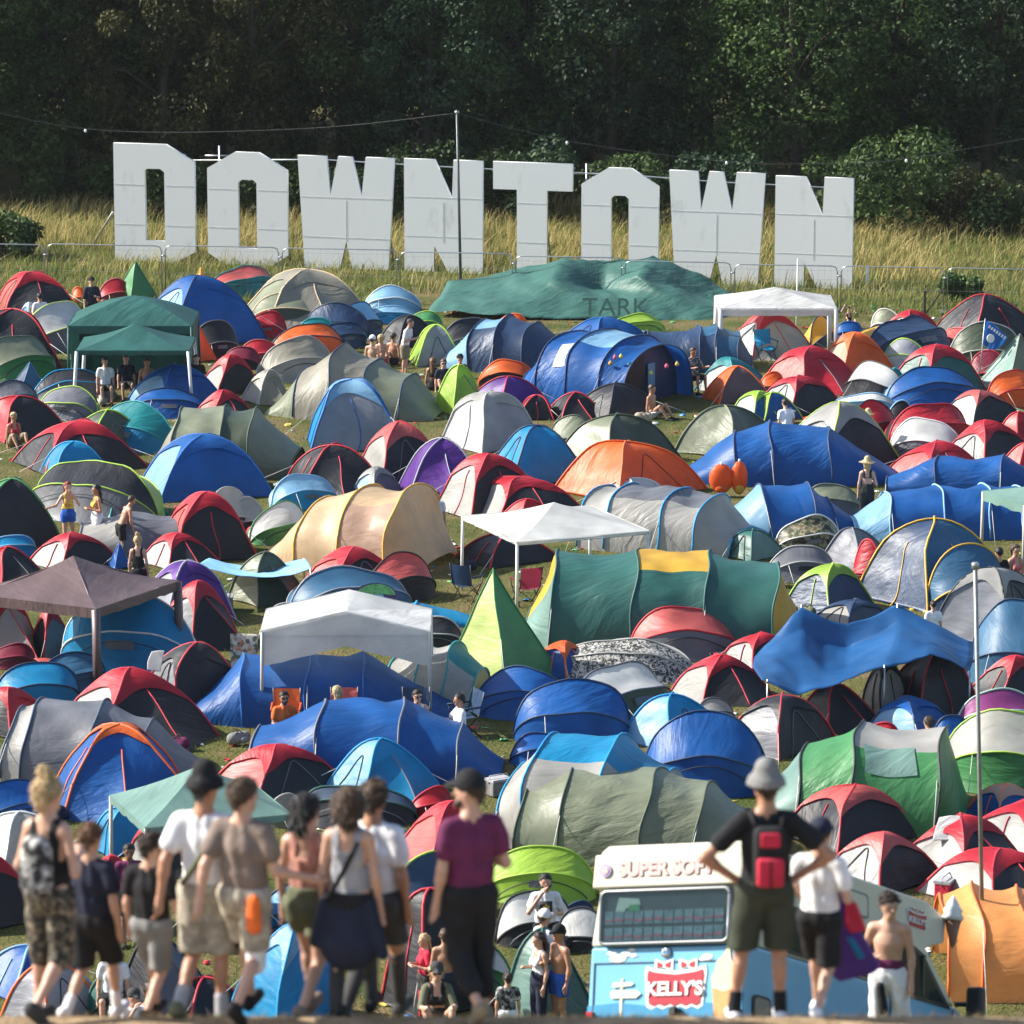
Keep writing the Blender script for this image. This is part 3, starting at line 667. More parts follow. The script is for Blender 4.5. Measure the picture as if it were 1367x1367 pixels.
LEAF = dict(dark=leaf_mat('leaf_dark', ((.012, .026, .008), (.034, .064, .014), (.075, .12, .026))),
            olive=leaf_mat('leaf_olive', ((.022, .028, .006), (.055, .058, .012), (.11, .105, .024))),
            fresh=leaf_mat('leaf_fresh', ((.015, .034, .008), (.040, .078, .016), (.085, .14, .03))),
            blue=leaf_mat('leaf_bluegreen', ((.010, .026, .012), (.024, .052, .022), (.052, .095, .036))))
TREE_SRC = {}
def tree_meshes(kind, var, hgt, rw):
    key = (kind, var)
    if key in TREE_SRC: return TREE_SRC[key]
    cen, rd = [], []
    nb = 46
    for i in range(nb):
        u = (i + .5) / nb; z = .16 + .84 * u
        prof = math.sin(math.pi * min(1, .14 + .80 * (1 - (1 - z) ** 1.0)) ) ** .6 if z > .5 else .72 + .5 * z * .6
        a = i * 2.39996 + RNG.uniform(-.4, .4); rr = rw * prof * RNG.uniform(.25, 1.0) ** .5
        cen.append((rr * math.cos(a), rr * math.sin(a), z * hgt * .94)); rd.append(RNG.uniform(.75, 1.55) * rw / 4)
    V, Q = leaves_cloud(cen, rd, 430, .115, .75)
    cr = np_mesh('crown', V, Q, LEAF[kind], smooth=False)
    mb = MB(); base = Vector((0, 0, 0)); lean = Vector((RNG.uniform(-.6, .6), RNG.uniform(-.4, .4), 0))
    tp = [base, Vector((lean.x * .2, lean.y * .2, hgt * .25)), Vector((lean.x * .6, lean.y * .6, hgt * .5)), Vector((lean.x, lean.y, hgt * .82))]
    mb.tube(tp, .32, 8, .07)
    for i in range(7, nb, 4):
        q = Vector(cen[i]); s = tp[1].lerp(tp[3], max(0, q.z / hgt - .3)); m = s.lerp(q, .5) + Vector((0, 0, .35)); mb.tube([s, m, q], .10, 5, .025)
    tk = mb.build('trunk', BARK)
    TREE_SRC[key] = (cr.data, tk.data)
    bpy.data.objects.remove(cr); bpy.data.objects.remove(tk)
    return TREE_SRC[key]
def tree(px, y, kind, var, hgt, rw, label, rz):
    c = at_y(px, 300, y); r = empty('broadleaf_tree', (c.x, y, 0), rz)
    cm, tm = tree_meshes(kind, var, 12.0, 4.2)
    for nm, me in (('crown', cm), ('trunk', tm)):
        o = bpy.data.objects.new(nm, me); C.objects.link(o); o.parent = r
    r.scale = (rw / 4.2, rw / 4.2, hgt / 12.0)
    prop(r, label, 'tree', 'trees of the dark wood behind the sign')
def build_wood():
    T = [(-135 - 85 * i, 176 + 7 * (i % 3), 'dark', i % 2, 17 + (i % 4) * 1.5, 4.6, 'tall tree of the wood beyond the picture border', i * 1.1) for i in range(7)] + [  # front edge of the wood
     (-40, 172, 'dark', 0, 11, 3.9, 'dark tree at the wood edge by the picture border above the tall grass', 0),
     (95, 174, 'dark', 1, 12, 3.7, 'dark tree left of the letter D', 1.2),
     (215, 172, 'olive', 0, 11.5, 3.6, 'brownish olive tree right above the letter D', 2.2),
     (335, 173, 'olive', 1, 12.5, 3.9, 'brownish olive tree above the first letter O', .4),
     (455, 175, 'dark', 0, 12, 3.8, 'dark tree above the first letter W', 3.1),
     (570, 173, 'blue', 0, 11, 3.6, 'dark bluish tree above the first letter N, left of the tall mast', 4.0),
     (690, 174, 'dark', 1, 12, 3.7, 'dark tree above the letter T', 5.0),
     (815, 173, 'blue', 1, 11.5, 3.8, 'dark bluish tree above the second letter O', 1.0),
     (935, 175, 'dark', 0, 12, 3.6, 'dark tree above the second letter W', 2.6),
     (1065, 171, 'fresh', 0, 10.5, 3.9, 'lighter green leafy tree above the last letter N', .2),
     (1195, 173, 'fresh', 1, 11.5, 3.8, 'mid green tree just right of the lighter green one', 1.5),
     (1315, 172, 'blue', 0, 11, 3.9, 'dark bluish tree above the dry grass at the right end of the wood', 2.9),
     (1420, 174, 'dark', 1, 12, 3.9, 'dark tree at the far right picture border', .8)]
    for t in T: tree(*t)
    names = ['the tall grass corner', 'letter D and first letter O', 'first letter O and W', 'first letter W and N', 'the tall mast', 'letter T and second letter O', 'second letter O and W', 'last letters W and N', 'the lighter green tree', 'the dry grass corner']
    for i, nm in enumerate(names):
        tree(-10 + i * 152 + 30 * (i % 2), 181 + 3 * (i % 3), ('dark', 'blue', 'dark', 'olive')[i % 4], i % 2, 15 + (i % 3), 4.4, 'taller dark tree in the second row, behind ' + nm, i * 1.7)
    for i in range(15):
        tree(-240 + i * 118, 194 + 4 * (i % 3), ('dark', 'blue')[i % 2], i % 2, 19, 5.4, 'deep shaded tree in the last row of the wood', i * 2.3)
    # undergrowth shrubs
    SH = [(0, 157, 1.5, 1.4, 'dark', 'dark green bramble shrub in the tall grass by the picture border'), (1195, 163, 4.2, 2.6, 'dark', 'big rounded bush right of the last letter N'),
          (1290, 164, 2.2, 2.0, 'olive', 'olive bush on the dry grass right of the big rounded bush'), (1350, 163, 2.0, 1.8, 'dark', 'dark low bush at the right picture border'),
          (1135, 165, 2.8, 1.9, 'dark', 'dark bush close behind the last letter N'), (1285, 146, .9, .7, 'fresh', 'small weed clump by the fence near the large charcoal dome'),
          (475, 166, 2.4, 1.8, 'dark', 'dark bush behind the first letter W'), (560, 167, 3, 2, 'dark', 'dark bush behind the first letter N'), (725, 167, 3, 2, 'blue', 'dark bush behind the letter T'),
          (640, 168, 2.8, 1.9, 'dark', 'dark bush between the first N and the T'), (835, 166, 2.6, 1.9, 'dark', 'dark bush behind the second letter O'), (950, 166, 2.8, 2, 'blue', 'dark bush behind the second letter W'),
          (365, 168, 2.2, 1.8, 'dark', 'dark bush behind the first letter O'), (235, 169, 2, 1.9, 'dark', 'dark bush behind the letter D'), (100, 171, 2, 2, 'dark', 'dark bush left of the letter D')]
    for (px, y, h, w, k, lab) in SH:
        c = at_y(px, 300, y); r = empty('bush', (c.x, y, 0))
        cen = [(RNG.uniform(-.7, .7) * w, RNG.uniform(-.6, .6) * w, RNG.uniform(.12, .85) * h) for i in range(16)]
        V, Q = leaves_cloud(cen, [w * RNG.uniform(.3, .48) for _ in cen], 230, .10, .8)
        np_mesh('crown', V, Q, LEAF[k], r, False)
        mb = MB()
        for q in cen[::3]: mb.tube([(0, 0, 0), (q[0] * .4, q[1] * .4, q[2] * .6), q], .03, 4, .01)
        mb.build('stem', BARK, r); prop(r, lab, 'bush', 'bushes along the wood edge')
    # tall pale grass on the bank, short turf, all stuff
    gold = leaf_mat('dry_grass', ((.20, .17, .06), (.36, .29, .11), (.52, .42, .19)), .35, .8)
    green = leaf_mat('green_grass', ((.07, .10, .02), (.13, .16, .035), (.24, .24, .07)), .3, .8)
    n = 62000; xs = RNG.uniform(-26, 26, n); ys = RNG.uniform(146.5, 172, n)
    cl = np.array([noise.noise(Vector((x * .25, y * .25, 3))) for x, y in zip(xs, ys)])
    sl = 156.3 - 7.2 * (xs / 25.2 + .5) + 1.2; front = ys < sl; keep = RNG.uniform(0, 1, n) < np.where(front, np.clip(.05 + cl * .5, .0, .3), np.clip(.50 + cl * .9, .05, 1) * np.where(xs > 14.5, .35, 1))
    B = np.stack([xs, ys, np.zeros(n)], 1)[keep]
    blades('tall_grass', B, .30, .85, .014, gold, .38)
    n = 70000; B = np.stack([RNG.uniform(-26, 26, n), RNG.uniform(142.5, 171, n), np.zeros(n)], 1); B = B[~((B[:, 0] > -4) & (B[:, 0] < 9) & (B[:, 1] < 148))]
    blades('bank_grass', B, .10, .38, .016, green, .4)
    n = 90000; Y = RNG.uniform(66, 146, n); X = RNG.uniform(-1, 1, n) * (Y * .125 + 1); B = np.stack([X, Y, np.full(n, -.02)], 1)
    cl = np.array([noise.noise(Vector((x * .4, y * .4, 9))) for x, y in zip(X, Y)]); B = B[cl > -.15 + RNG.normal(0, .1, n)]
    blades('turf_grass', B, .04, .16, .009, green, .5)
    n = 14000; Y = CREST + RNG.uniform(-1.2, 2.5, n); X = RNG.uniform(-5, 5, n); B = np.stack([X, Y, np.array([ground_z(y) for y in Y]) - .02], 1)
    dry = leaf_mat('trodden_grass', ((.22, .15, .07), (.36, .26, .13), (.50, .38, .21)), .3, .9)
    blades('trodden_grass', B, .03, .085, .006, dry, .6)
def build_litter():
    cs = [(.6, .6, .57), (.6, .05, .06), (.03, .2, .5), (.7, .6, .45), (.1, .4, .15), (.65, .5, .1)]
    mats = [plain('litter_%d' % i, c, .5, var=.1) for i, c in enumerate(cs)]
    V, Fc, fm = [], [], []
    for i in range(1500):
        Y = RNG.uniform(68, 145); X = RNG.uniform(-1, 1) * (Y * .118); s = RNG.uniform(.03, .10); b = len(V); a = RNG.uniform(0, 6.28)
        R = Matrix.Rotation(a, 3, 'Z') @ Matrix.Rotation(RNG.uniform(-.7, .7), 3, 'X'); k = RNG.uniform(.2, .9)
        mb = MB().ell((0, 0, 0), (s * 1.2, s * .8, s * k * .6), 6); mb.v = [R @ (p * float(RNG.uniform(.6, 1.3))) + Vector((X, Y, s * .3)) for p in mb.v]
        V += mb.v; Fc += [tuple(b + q for q in f) for f in mb.f]; fm += [0 if i % 3 == 0 else i % 6] * len(mb.f)
    o = mesh_obj('litter', V, Fc, None, None, False, mats, fm); o['kind'] = 'stuff'
# ------------------------------------------------------------------ big letters
LET = dict(
 D=([(0, 0), (0, 1), (.65, 1), (1, .86), (1, .12), (.70, 0)], [(.385, .2), (.385, .78), (.41, .795), (.575, .795), (.625, .77), (.625, .2)]),
 O=([(0, .13), (0, .855), (.35, 1), (.65, 1), (1, .855), (1, .13), (.72, 0), (.28, 0)], [(.385, .18), (.385, .74), (.43, .765), (.57, .765), (.615, .74), (.615, .18)]),
 W=([(.07, 0), (0, 1), (.30, 1), (.335, .67), (.42, 1), (.565, 1), (.66, .67), (.705, 1), (1, 1), (.93, 0), (.58, 0), (.50, .30), (.41, 0)], None),
 N=([(0, 0), (0, 1), (.39, 1), (.61, .68), (.63, 1), (1, 1), (1, 0), (.60, 0), (.385, .27), (.37, 0)], None),
 T=([(.30, 0), (.30, .77), (0, .77), (0, 1), (1, 1), (1, .77), (.68, .77), (.68, 0)], None))
SIGN = [('D', 152, 260, 192, 353), ('O', 277, 384, 203, 359), ('W', 398, 527, 209, 370), ('N', 540, 645, 213, 371), ('T', 659, 765, 217, 376), ('O', 777, 880, 224, 381), ('W', 894, 1022, 229, 387), ('N', 1036, 1140, 236, 394)]
def sign_y(px): return 156.3 + (px - 152) / (1140 - 152) * (-7.2)
def plate_mat():
    m, n, b, out = nt('painted_board'); N = n.nodes; L = n.links
    g = N.new('ShaderNodeNewGeometry'); t = N.new('ShaderNodeTexNoise'); t.inputs['Scale'].default_value = 1.2; t.inputs['Detail'].default_value = 9; t.inputs['Roughness'].default_value = .68
    mp = N.new('ShaderNodeMapping'); mp.inputs['Scale'].default_value = (1.6, 1, .55); L.new(g.outputs['Position'], mp.inputs[0]); L.new(mp.outputs[0], t.inputs['Vector'])
    r = N.new('ShaderNodeValToRGB'); e = r.color_ramp.elements; e[0].position = .16; e[0].color = (.55, .54, .50, 1); e[1].position = .42; e[1].color = (.86, .85, .81, 1)
    L.new(t.outputs['Fac'], r.inputs['Fac']); L.new(r.outputs[0], b.inputs['Base Color']); b.inputs['Roughness'].default_value = .55
    return m
def build_sign():
    pm = plate_mat(); seam = plain('board_joint', (.56, .56, .53), .8, var=.3, scale=5); edge = WHITEPAINT
    nm = dict(zip(range(8), ('white letter D at the start of the long sign', 'white letter O next to the D', 'white letter W after the first O', 'white letter N crossed by the tall mast', 'white letter T in the middle of the sign', 'white letter O behind the green tarpaulin', 'white letter W before the last N', 'white letter N ending the long sign')))
    for i, (ch, xl, xr, yt, yb) in enumerate(SIGN):
        xc = (xl + xr) / 2; Y = sign_y(xc); a = at_y(xl, yt, sign_y(xl)); b = at_y(xr, yt, sign_y(xr)); w = (Vector((b.x, b.y, 0)) - Vector((a.x, a.y, 0))).length
        z1 = at_y(xc, yt, Y).z; z0 = at_y(xc, yb, Y).z
        mid = (a + b) / 2; r = empty('letter_board', (mid.x, mid.y, 0), math.atan2(b.y - a.y, b.x - a.x))
        cu = bpy.data.curves.new('c', 'CURVE'); cu.dimensions = '2D'; cu.fill_mode = 'BOTH'; cu.extrude = .07
        out, hole = LET[ch]
        for poly in (out, hole):
            if not poly: continue
            s = cu.splines.new('POLY'); s.points.add(len(poly) - 1); s.use_cyclic_u = True
            for p, (x, z) in zip(s.points, poly): p.co = ((x - .5) * w, z0 + z * (z1 - z0), 0, 1)
        co = bpy.data.objects.new('c', cu); C.objects.link(co); dg = bpy.context.evaluated_depsgraph_get()
        me = bpy.data.meshes.new_from_object(co.evaluated_get(dg)); bpy.data.objects.remove(co); bpy.data.curves.remove(cu)
        me.transform(Matrix.Rotation(math.pi / 2, 4, 'X')); me.materials.clear(); me.materials.append(pm)
        o = bpy.data.objects.new('letter_face', me); C.objects.link(o); o.parent = r
        H = z1 - z0
        def span(zf):   # solid x-intervals of the letter at a height
            xs = []
            for poly in (out, hole):
                if poly:
                    for k in range(len(poly)):
                        (xa, za), (xb, zb) = poly[k], poly[(k + 1) % len(poly)]
                        if (za > zf) != (zb > zf): xs.append(xa + (zf - za) / (zb - za) * (xb - xa))
            xs.sort(); return list(zip(xs[::2], xs[1::2]))
        mb = MB()
        for zf in (.66, .33):
            for xa, xb in span(zf + (.02 if i % 2 else 0)):
                mb.box(((xa + xb - 1) / 2 * w, -.073, z0 + (zf + (.02 if i % 2 else 0)) * H), ((xb - xa) * w - .03, .006, .012))
        if ch in 'WN':
            mb.box((.0, -.073, z0 + .47 * H), (.012, .006, .34 * H))
        mb.build('board_joint', seam, r, False)
        mb = MB()
        for sx in ((-.36, .36) if ch != 'T' else (-.1, .1)):
            mb.tube([(sx * w, .12, z1 - .35), (sx * w, .12, z0 - .3)], .045, 6); mb.tube([(sx * w, .12, z1 - .9), (sx * w, 1.7, z0 - .4)], .04, 6)
        mb.build('scaffold_prop', METAL, r)
        prop(r, nm[i], 'letter sign', 'white letters of the hillside sign')
    # one scaffold tube ties the letters together behind
    pts = [at_y(px, py, sign_y(px) + .17) for px, py in ((258, 214), (430, 213), (560, 221), (700, 228), (830, 233), (960, 243), (1080, 249), (1137, 252))]
    o = MB().tube(pts, .026, 6).build('scaffold_tube', METAL); prop(o, 'long white scaffold tube running behind the tops of the letters', 'scaffold tube')
    for px, py, lab in ((293, 208, 'between letters D and O'), (783, 232, 'just before the second letter O')):
        c = at_y(px, py, sign_y(px) + .27); r = MB().tube([c + Vector((0, 0, -3.6)), c + Vector((0, 0, .35))], .035, 6).tube([c + Vector((-.5, .05, 0)), c + Vector((.5, .05, 0))], .03, 6).build('scaffold_post', METAL)
        prop(r, 'grey scaffold post with a short crossbar ' + lab, 'scaffold post')
    a = at_y(151, 283, sign_y(150) + .1); b = at_z(122, 330, 0)
    prop(MB().tube([a, b], .04, 6).build('brace_pole', METAL), 'slanting brace pole propping the side of the letter D', 'pole')
    a = at_y(1158, 362, sign_y(1150)); o = MB().lathe([(.055, 0), (.055, .75), (.04, .78)], 8, (a.x, a.y, 0)).build('marker_post', WHITEPAINT); prop(o, 'short white marker post in the grass right of the last letter', 'post')
# ------------------------------------------------------------------ fence, masts, lights
def build_fence():
    px = [-95, 62, 219, 375, 532, 686, 832, 978, 1120, 1262, 1404]
    top = [325, 326, 328, 330, 335, 340, 346, 353, 355, 358, 360]
    wm = plain('fence_wire', (.30, .31, .31), .5, .6, var=0)
    P = []
    for x in px:
        Y = 147.5 - (x / 1367) * 4.5; p = at_y(x, 400, Y); P.append((p.x, Y))
    for i in range(len(px) - 1):
        (x0, y0), (x1, y1) = P[i], P[i + 1]; d = Vector((x1 - x0, y1 - y0, 0)); Ln = d.length - .12; a = math.atan2(d.y, d.x)
        z = [at_y(px[k], top[k], P[k][1]).z for k in (i, i + 1)]; h = sum(z) / 2
        r = empty('fence_panel', ((x0 + x1) / 2, (y0 + y1) / 2, 0), a); q = Ln / 2
        # rounded corners at the top
        pts = [(-q, 0, .05), (-q, 0, h - .18), (-q + .05, 0, h - .05), (-q + .18, 0, h), (q - .18, 0, h), (q - .05, 0, h - .05), (q, 0, h - .18), (q, 0, .05)]
        MB().tube(pts, .021, 6).build('fence_frame', METAL, r)
        mb = MB(); n = int(Ln / .2)
        for k in range(1, n): mb.tube([(-q + Ln * k / n, 0, .12), (-q + Ln * k / n, 0, h - .01)], .0022, 3, caps=False)
        for k in range(5): mb.tube([(-q, 0, .15 + (h - .3) * k / 4), (q, 0, .15 + (h - .3) * k / 4)], .0026 if k != 2 else .006, 3, caps=False)
        mb.build('wire_mesh', wm, r)
        MB().box((q + .06, 0, .06), (.35, .24, .12)).build('foot_block', plain('fence_foot', (.12, .12, .12), .9), r)
        MB().box((q + .06, 0, h - .32), (.16, .07, .05)).build('fence_clip', METAL, r)
        lab = ['beyond the picture border', 'before the tall grass and letter D', 'before the letters D and O', 'before the first letter W', 'before the first letter N', 'behind the green tarpaulin, before the letter T', 'behind the green tarpaulin, before the second letter O', 'before the second letter W', 'before the last letter N', 'behind the large charcoal dome'][i]
        prop(r, 'steel mesh fence panel ' + lab, 'fence panel', 'steel mesh fence panels below the sign')
    c = at_z(1234, 425, 0); prop(MB().box((c.x, c.y, .45), (.09, .09, .9)).box((c.x + .28, c.y + .02, .5), (.05, .04, 1.15), Matrix.Rotation(.6, 3, 'Y')).build('wooden_stake', plain('old_wood', (.10, .075, .05), .9), None, False), 'dark wooden stake in the grass behind the fence', 'stake')
def build_masts():
    # thin mast carrying the festoon cable, in front of the N
    Y = 146.8; t = at_y(610, 147, Y); r = empty('cable_mast', (t.x, Y, 0))
    MB().tube([(0.12, 0, 0), (0, 0, t.z)], .05, 8, .04).build('mast_tube', plain('dark_metal', (.10, .11, .11), .5, .6), r)
    MB().lathe([(.075, 0), (.075, .07)], 8, (0, 0, t.z - .1)).build('mast_cap', METAL, r)
    prop(r, 'tall thin dark mast standing in front of the first letter N', 'mast')
    cab = MB(); bulbs = []
    segs = [((-120, 120, 151), (114, 172, 151), (400, 172, 149), (610, 151, 146.8)), ((610, 151, 146.8), (757, 188, 147), (970, 216, 147), (1110, 218, 147), (1210, 212, 147), (1420, 176, 148))]
    for sg in segs:
        pts = [at_y(*p) for p in sg]
        fine = []
        for i in range(len(pts) - 1):
            p0 = pts[max(0, i - 1)]; p1 = pts[i]; p2 = pts[i + 1]; p3 = pts[min(len(pts) - 1, i + 2)]
            for k in range(8):
                u = k / 8; fine.append(.5 * ((2 * p1) + (p2 - p0) * u + (2 * p0 - 5 * p1 + 4 * p2 - p3) * u * u + (3 * p1 - p0 - 3 * p2 + p3) * u ** 3))
        cab.tube(fine + [pts[-1]], .008, 5)
    r = empty('festoon_cable', at_y(610, 151, 146.8)); o = cab.build('cable', plain('cable_grey', (.07, .07, .07), .6, var=0)); o.parent = r; o.matrix_parent_inverse = Matrix.Translation(-r.location)
    bm = plain('frosted_bulb', (.85, .84, .8), .25, var=0)
    for (x, y, d) in ((114, 173, 151), (757, 189, 147), (970, 216, 147), (1210, 213, 147)):
        p = at_y(x, y, d) - r.location; MB().ell((p.x, p.y, p.z - .04), (.05, .05, .065), 8).build('bulb', bm, r)
    prop(r, 'sagging festoon cable with white bulbs hung across the front of the wood', 'string lights')
    # lamp post on the right, steel with a clamp
    c = at_z(1313, 1312, 0); r = empty('lamp_post', c); top = at_y(1302, 755, c.y)
    MB().tube([(0, 0, 0), (top.x - c.x, 0, top.z)], .034, 10).build('pole', plain('weathered_steel', (.24, .25, .24), .5, .5), r)
    MB().lathe([(.06, 0), (.06, .09), (.045, .1)], 10, (top.x - c.x, 0, top.z - .05)).build('pole_cap', METAL, r)
    MB().box((0, -.03, 1.15), (.13, .13, .08)).tube([(0, -.02, 1.2), (-.12, -.05, 1.27)], .018, 5).build('clamp', METAL, r)
    prop(r, 'tall slim steel pole rising in front of the magenta and lime tents', 'pole')
    for (x, y0, y1, rr, lab) in ((1065, 345, 520, .02, 'thin white pole rising through the white gazebo by the letter N'),):
        c = at_z(x - 3, 470, 0); t = at_y(x, y0, c.y); prop(MB().tube([c, t], rr, 6).build('tent_pole', WHITEPAINT), lab, 'pole')
# ------------------------------------------------------------------ gazebos
def gazebo(xl, xr, ya, ye, yf, cols, yaw, label, lean=0, valance=.22, legw=.045, walls=None, arch=0, ratio=1.0, sag=.12, apexdx=0, ztop=None):
    roof, leg = cols; xc = (xl + xr) / 2; y = rad(yaw)
    f = at_z(xc, yf, 0); a0 = at_y(xl, ye, f.y); b0 = at_y(xr, ye, f.y); hw0 = (b0.x - a0.x) / 2
    hw = hw0 / (math.cos(y) + ratio * abs(math.sin(y))); hd = hw * ratio
    dep = abs(hw * math.sin(y)) + hd * math.cos(y)
    cy = f.y + dep; top = at_y(xc, ya, cy); ze = ztop or at_y(xc, ye, f.y + (.0 if yaw < 10 else dep * .3)).z
    r = empty('gazebo', ((a0.x + b0.x) / 2, cy, 0), y)
    cor = [(-hw, -hd), (hw, -hd), (hw, hd), (-hw, hd)]
    Z = top.z; mat = fabric(roof); nn = 14
    for k in range(4):
        c0, c1 = Vector((*cor[k], ze)), Vector((*cor[(k + 1) % 4], ze))
        def S(u, v):
            e = c0.lerp(c1, v); p = e.lerp(Vector((apexdx, 0, Z)), u); w = 4 * v * (1 - v)
            p.z -= sag * math.sin(math.pi * u) * (Z - ze) * .8; p.z += arch * (1 - abs(2 * v - 1)) * (1 - u) * (k in (0, 2))
            p.z += wr(p, .03 * w, 1.6, k + xl) * (1 - u * .6)
            return p
        MB().grid(S, nn, 16).build('roof_panel', mat, r)
        def Vv(u, v):
            e = c0.lerp(c1, v); w = 4 * v * (1 - v); o = Vector((e.x, e.y, 0)).normalized() * .012
            return Vector((e.x + o.x, e.y + o.y, ze + arch * (1 - abs(2 * v - 1)) * (k in (0, 2)) - u * (valance + .05 * noise.noise(Vector((v * 9, k, xl)))) + (.01 if u == 0 else 0)))
        MB().grid(Vv, 3, 16).build('valance', mat, r)
        if walls and k in walls[0]:
            MB().grid(lambda u, v: (c0.lerp(c1, v) * (1 - .03) - Vector((0, 0, ze * .97 + 0))) + Vector((wr((v * 3, k, u), .08, 2, 1), wr((v * 3, k, u), .08, 2, 5), ze * (1 - u))), 6, 14).build('wall_sheet', fabric(walls[1]), r)
    lm = plain('gazebo_leg_' + leg, PAL[leg], .45, .0, var=.05)
    for k in range(4):
        x, yy = cor[k]; s = 1 + lean
        MB().tube([(x * .985, yy * .985, ze - .02), (x * s, yy * s, 0)], legw, 4 if legw > .04 else 6).build('leg', lm, r)
    mb = MB()
    for k in range(4):
        c0, c1 = Vector((*cor[k], ze - .05)) * .98, Vector((*cor[(k + 1) % 4], ze - .05)) * .98
        mb.tube([c0, c1], .016, 5); mb.tube([c0, Vector((apexdx * .9, 0, Z - .06))], .014, 5)
    mb.build('roof_frame', lm, r)
    prop(r, label, 'gazebo', 'gazebos standing among the tents'); return r
def zz(reg, x, y): x0, y0 = REG[reg]; return x0 + x / ZK, y0 + y / ZK
def build_gazebos():
    def G(reg, xl, xr, ya, ye, yf, *a, **k):
        (X0, Y0) = REG[reg]; gazebo(X0 + xl / ZK, X0 + xr / ZK, Y0 + ya / ZK, Y0 + ye / ZK, Y0 + yf / ZK, *a, **k)
    G('A1', 352, 1002, 250, 412, 735, 'DD', 0, 'large green gazebo with side walls, the farther of two green ones', walls=((1, 2, 3), 'D'), legw=.05, ratio=.8, sag=-.15)
    G('A1', 395, 985, 398, 540, 860, 'DW', 0, 'small dark green gazebo with splayed white legs before the larger green one', lean=.06, ratio=.8, valance=.12, legw=.055)
    G('A4', -219, 390, 207, 320, 630, 'WW', 0, 'white gazebo with fabric covered legs below the last letters', legw=.075, ratio=.8, sag=.05)
    G('B3', -258, 735, 548, 725, 1150, 'WW', 23, 'flat white gazebo with thin white legs before the grey tunnel tent', valance=.06, legw=.035, sag=.16, ratio=1.0)
    G('C1', -215, 882, 45, 290, 775, 'HH', 62, 'brown gazebo with brown fabric legs', legw=.10, ratio=1.0, sag=.16, valance=.2)
    G('C2', 32, 915, 330, 440, 930, 'WG', 0, 'white gazebo with arched front edge over seated campers', arch=.40, valance=.72, legw=.04, ratio=.62, sag=0)
    G('D1', 512, 1500, 360, 645, 1200, 'hG', 20, 'pale green gazebo with dark green corner behind the walking people', legw=.035, ratio=.9, sag=.08, valance=.12)
    G('B4', 1190, 1800, 455, 545, 950, 'hG', 25, 'pale green gazebo cut by the picture border above yellow poled navy tent', legw=.04, ratio=.9, sag=.08)
# ------------------------------------------------------------------ draped sheets
def sheet(name, rows, m, label, cat, nu=10, nv=10, amp=.05, thick=.012, sharp=False):
    """rows: grid of world points -> smoothly interpolated cloth with folds"""
    R = [[Vector(p) for p in r] for r in rows]; a, b = len(R), len(R[0])
    def cr(p, u):
        n = len(p) - 1; i = min(int(u * n), n - 1); t = u * n - i
        p0, p1, p2, p3 = p[max(0, i - 1)], p[i], p[i + 1], p[min(n, i + 2)]
        if sharp: return p1.lerp(p2, t)
        return .5 * ((2 * p1) + (p2 - p0) * t + (2 * p0 - 5 * p1 + 4 * p2 - p3) * t * t + (3 * p1 - p0 - 3 * p2 + p3) * t ** 3)
    def S(u, v):
        p = cr([cr(r, v) for r in R], u); q = p.copy()
        q.z += wr((p.x * 1.2, p.y * .5, p.z * .4), amp * 1.6, 1.2, 3) - amp * 1.3 * abs(wr((p.x + p.y * .6, p.y * .3, p.z), 1, 1.7, 5)) + wr(p, amp * .35, 4, 8); return q
    o = MB().grid(S, nu * (a - 1), nv * (b - 1)).build(name, m)
    md = o.modifiers.new('thickness', 'SOLIDIFY'); md.thickness = thick
    if label: prop(o, label, cat)
    return o
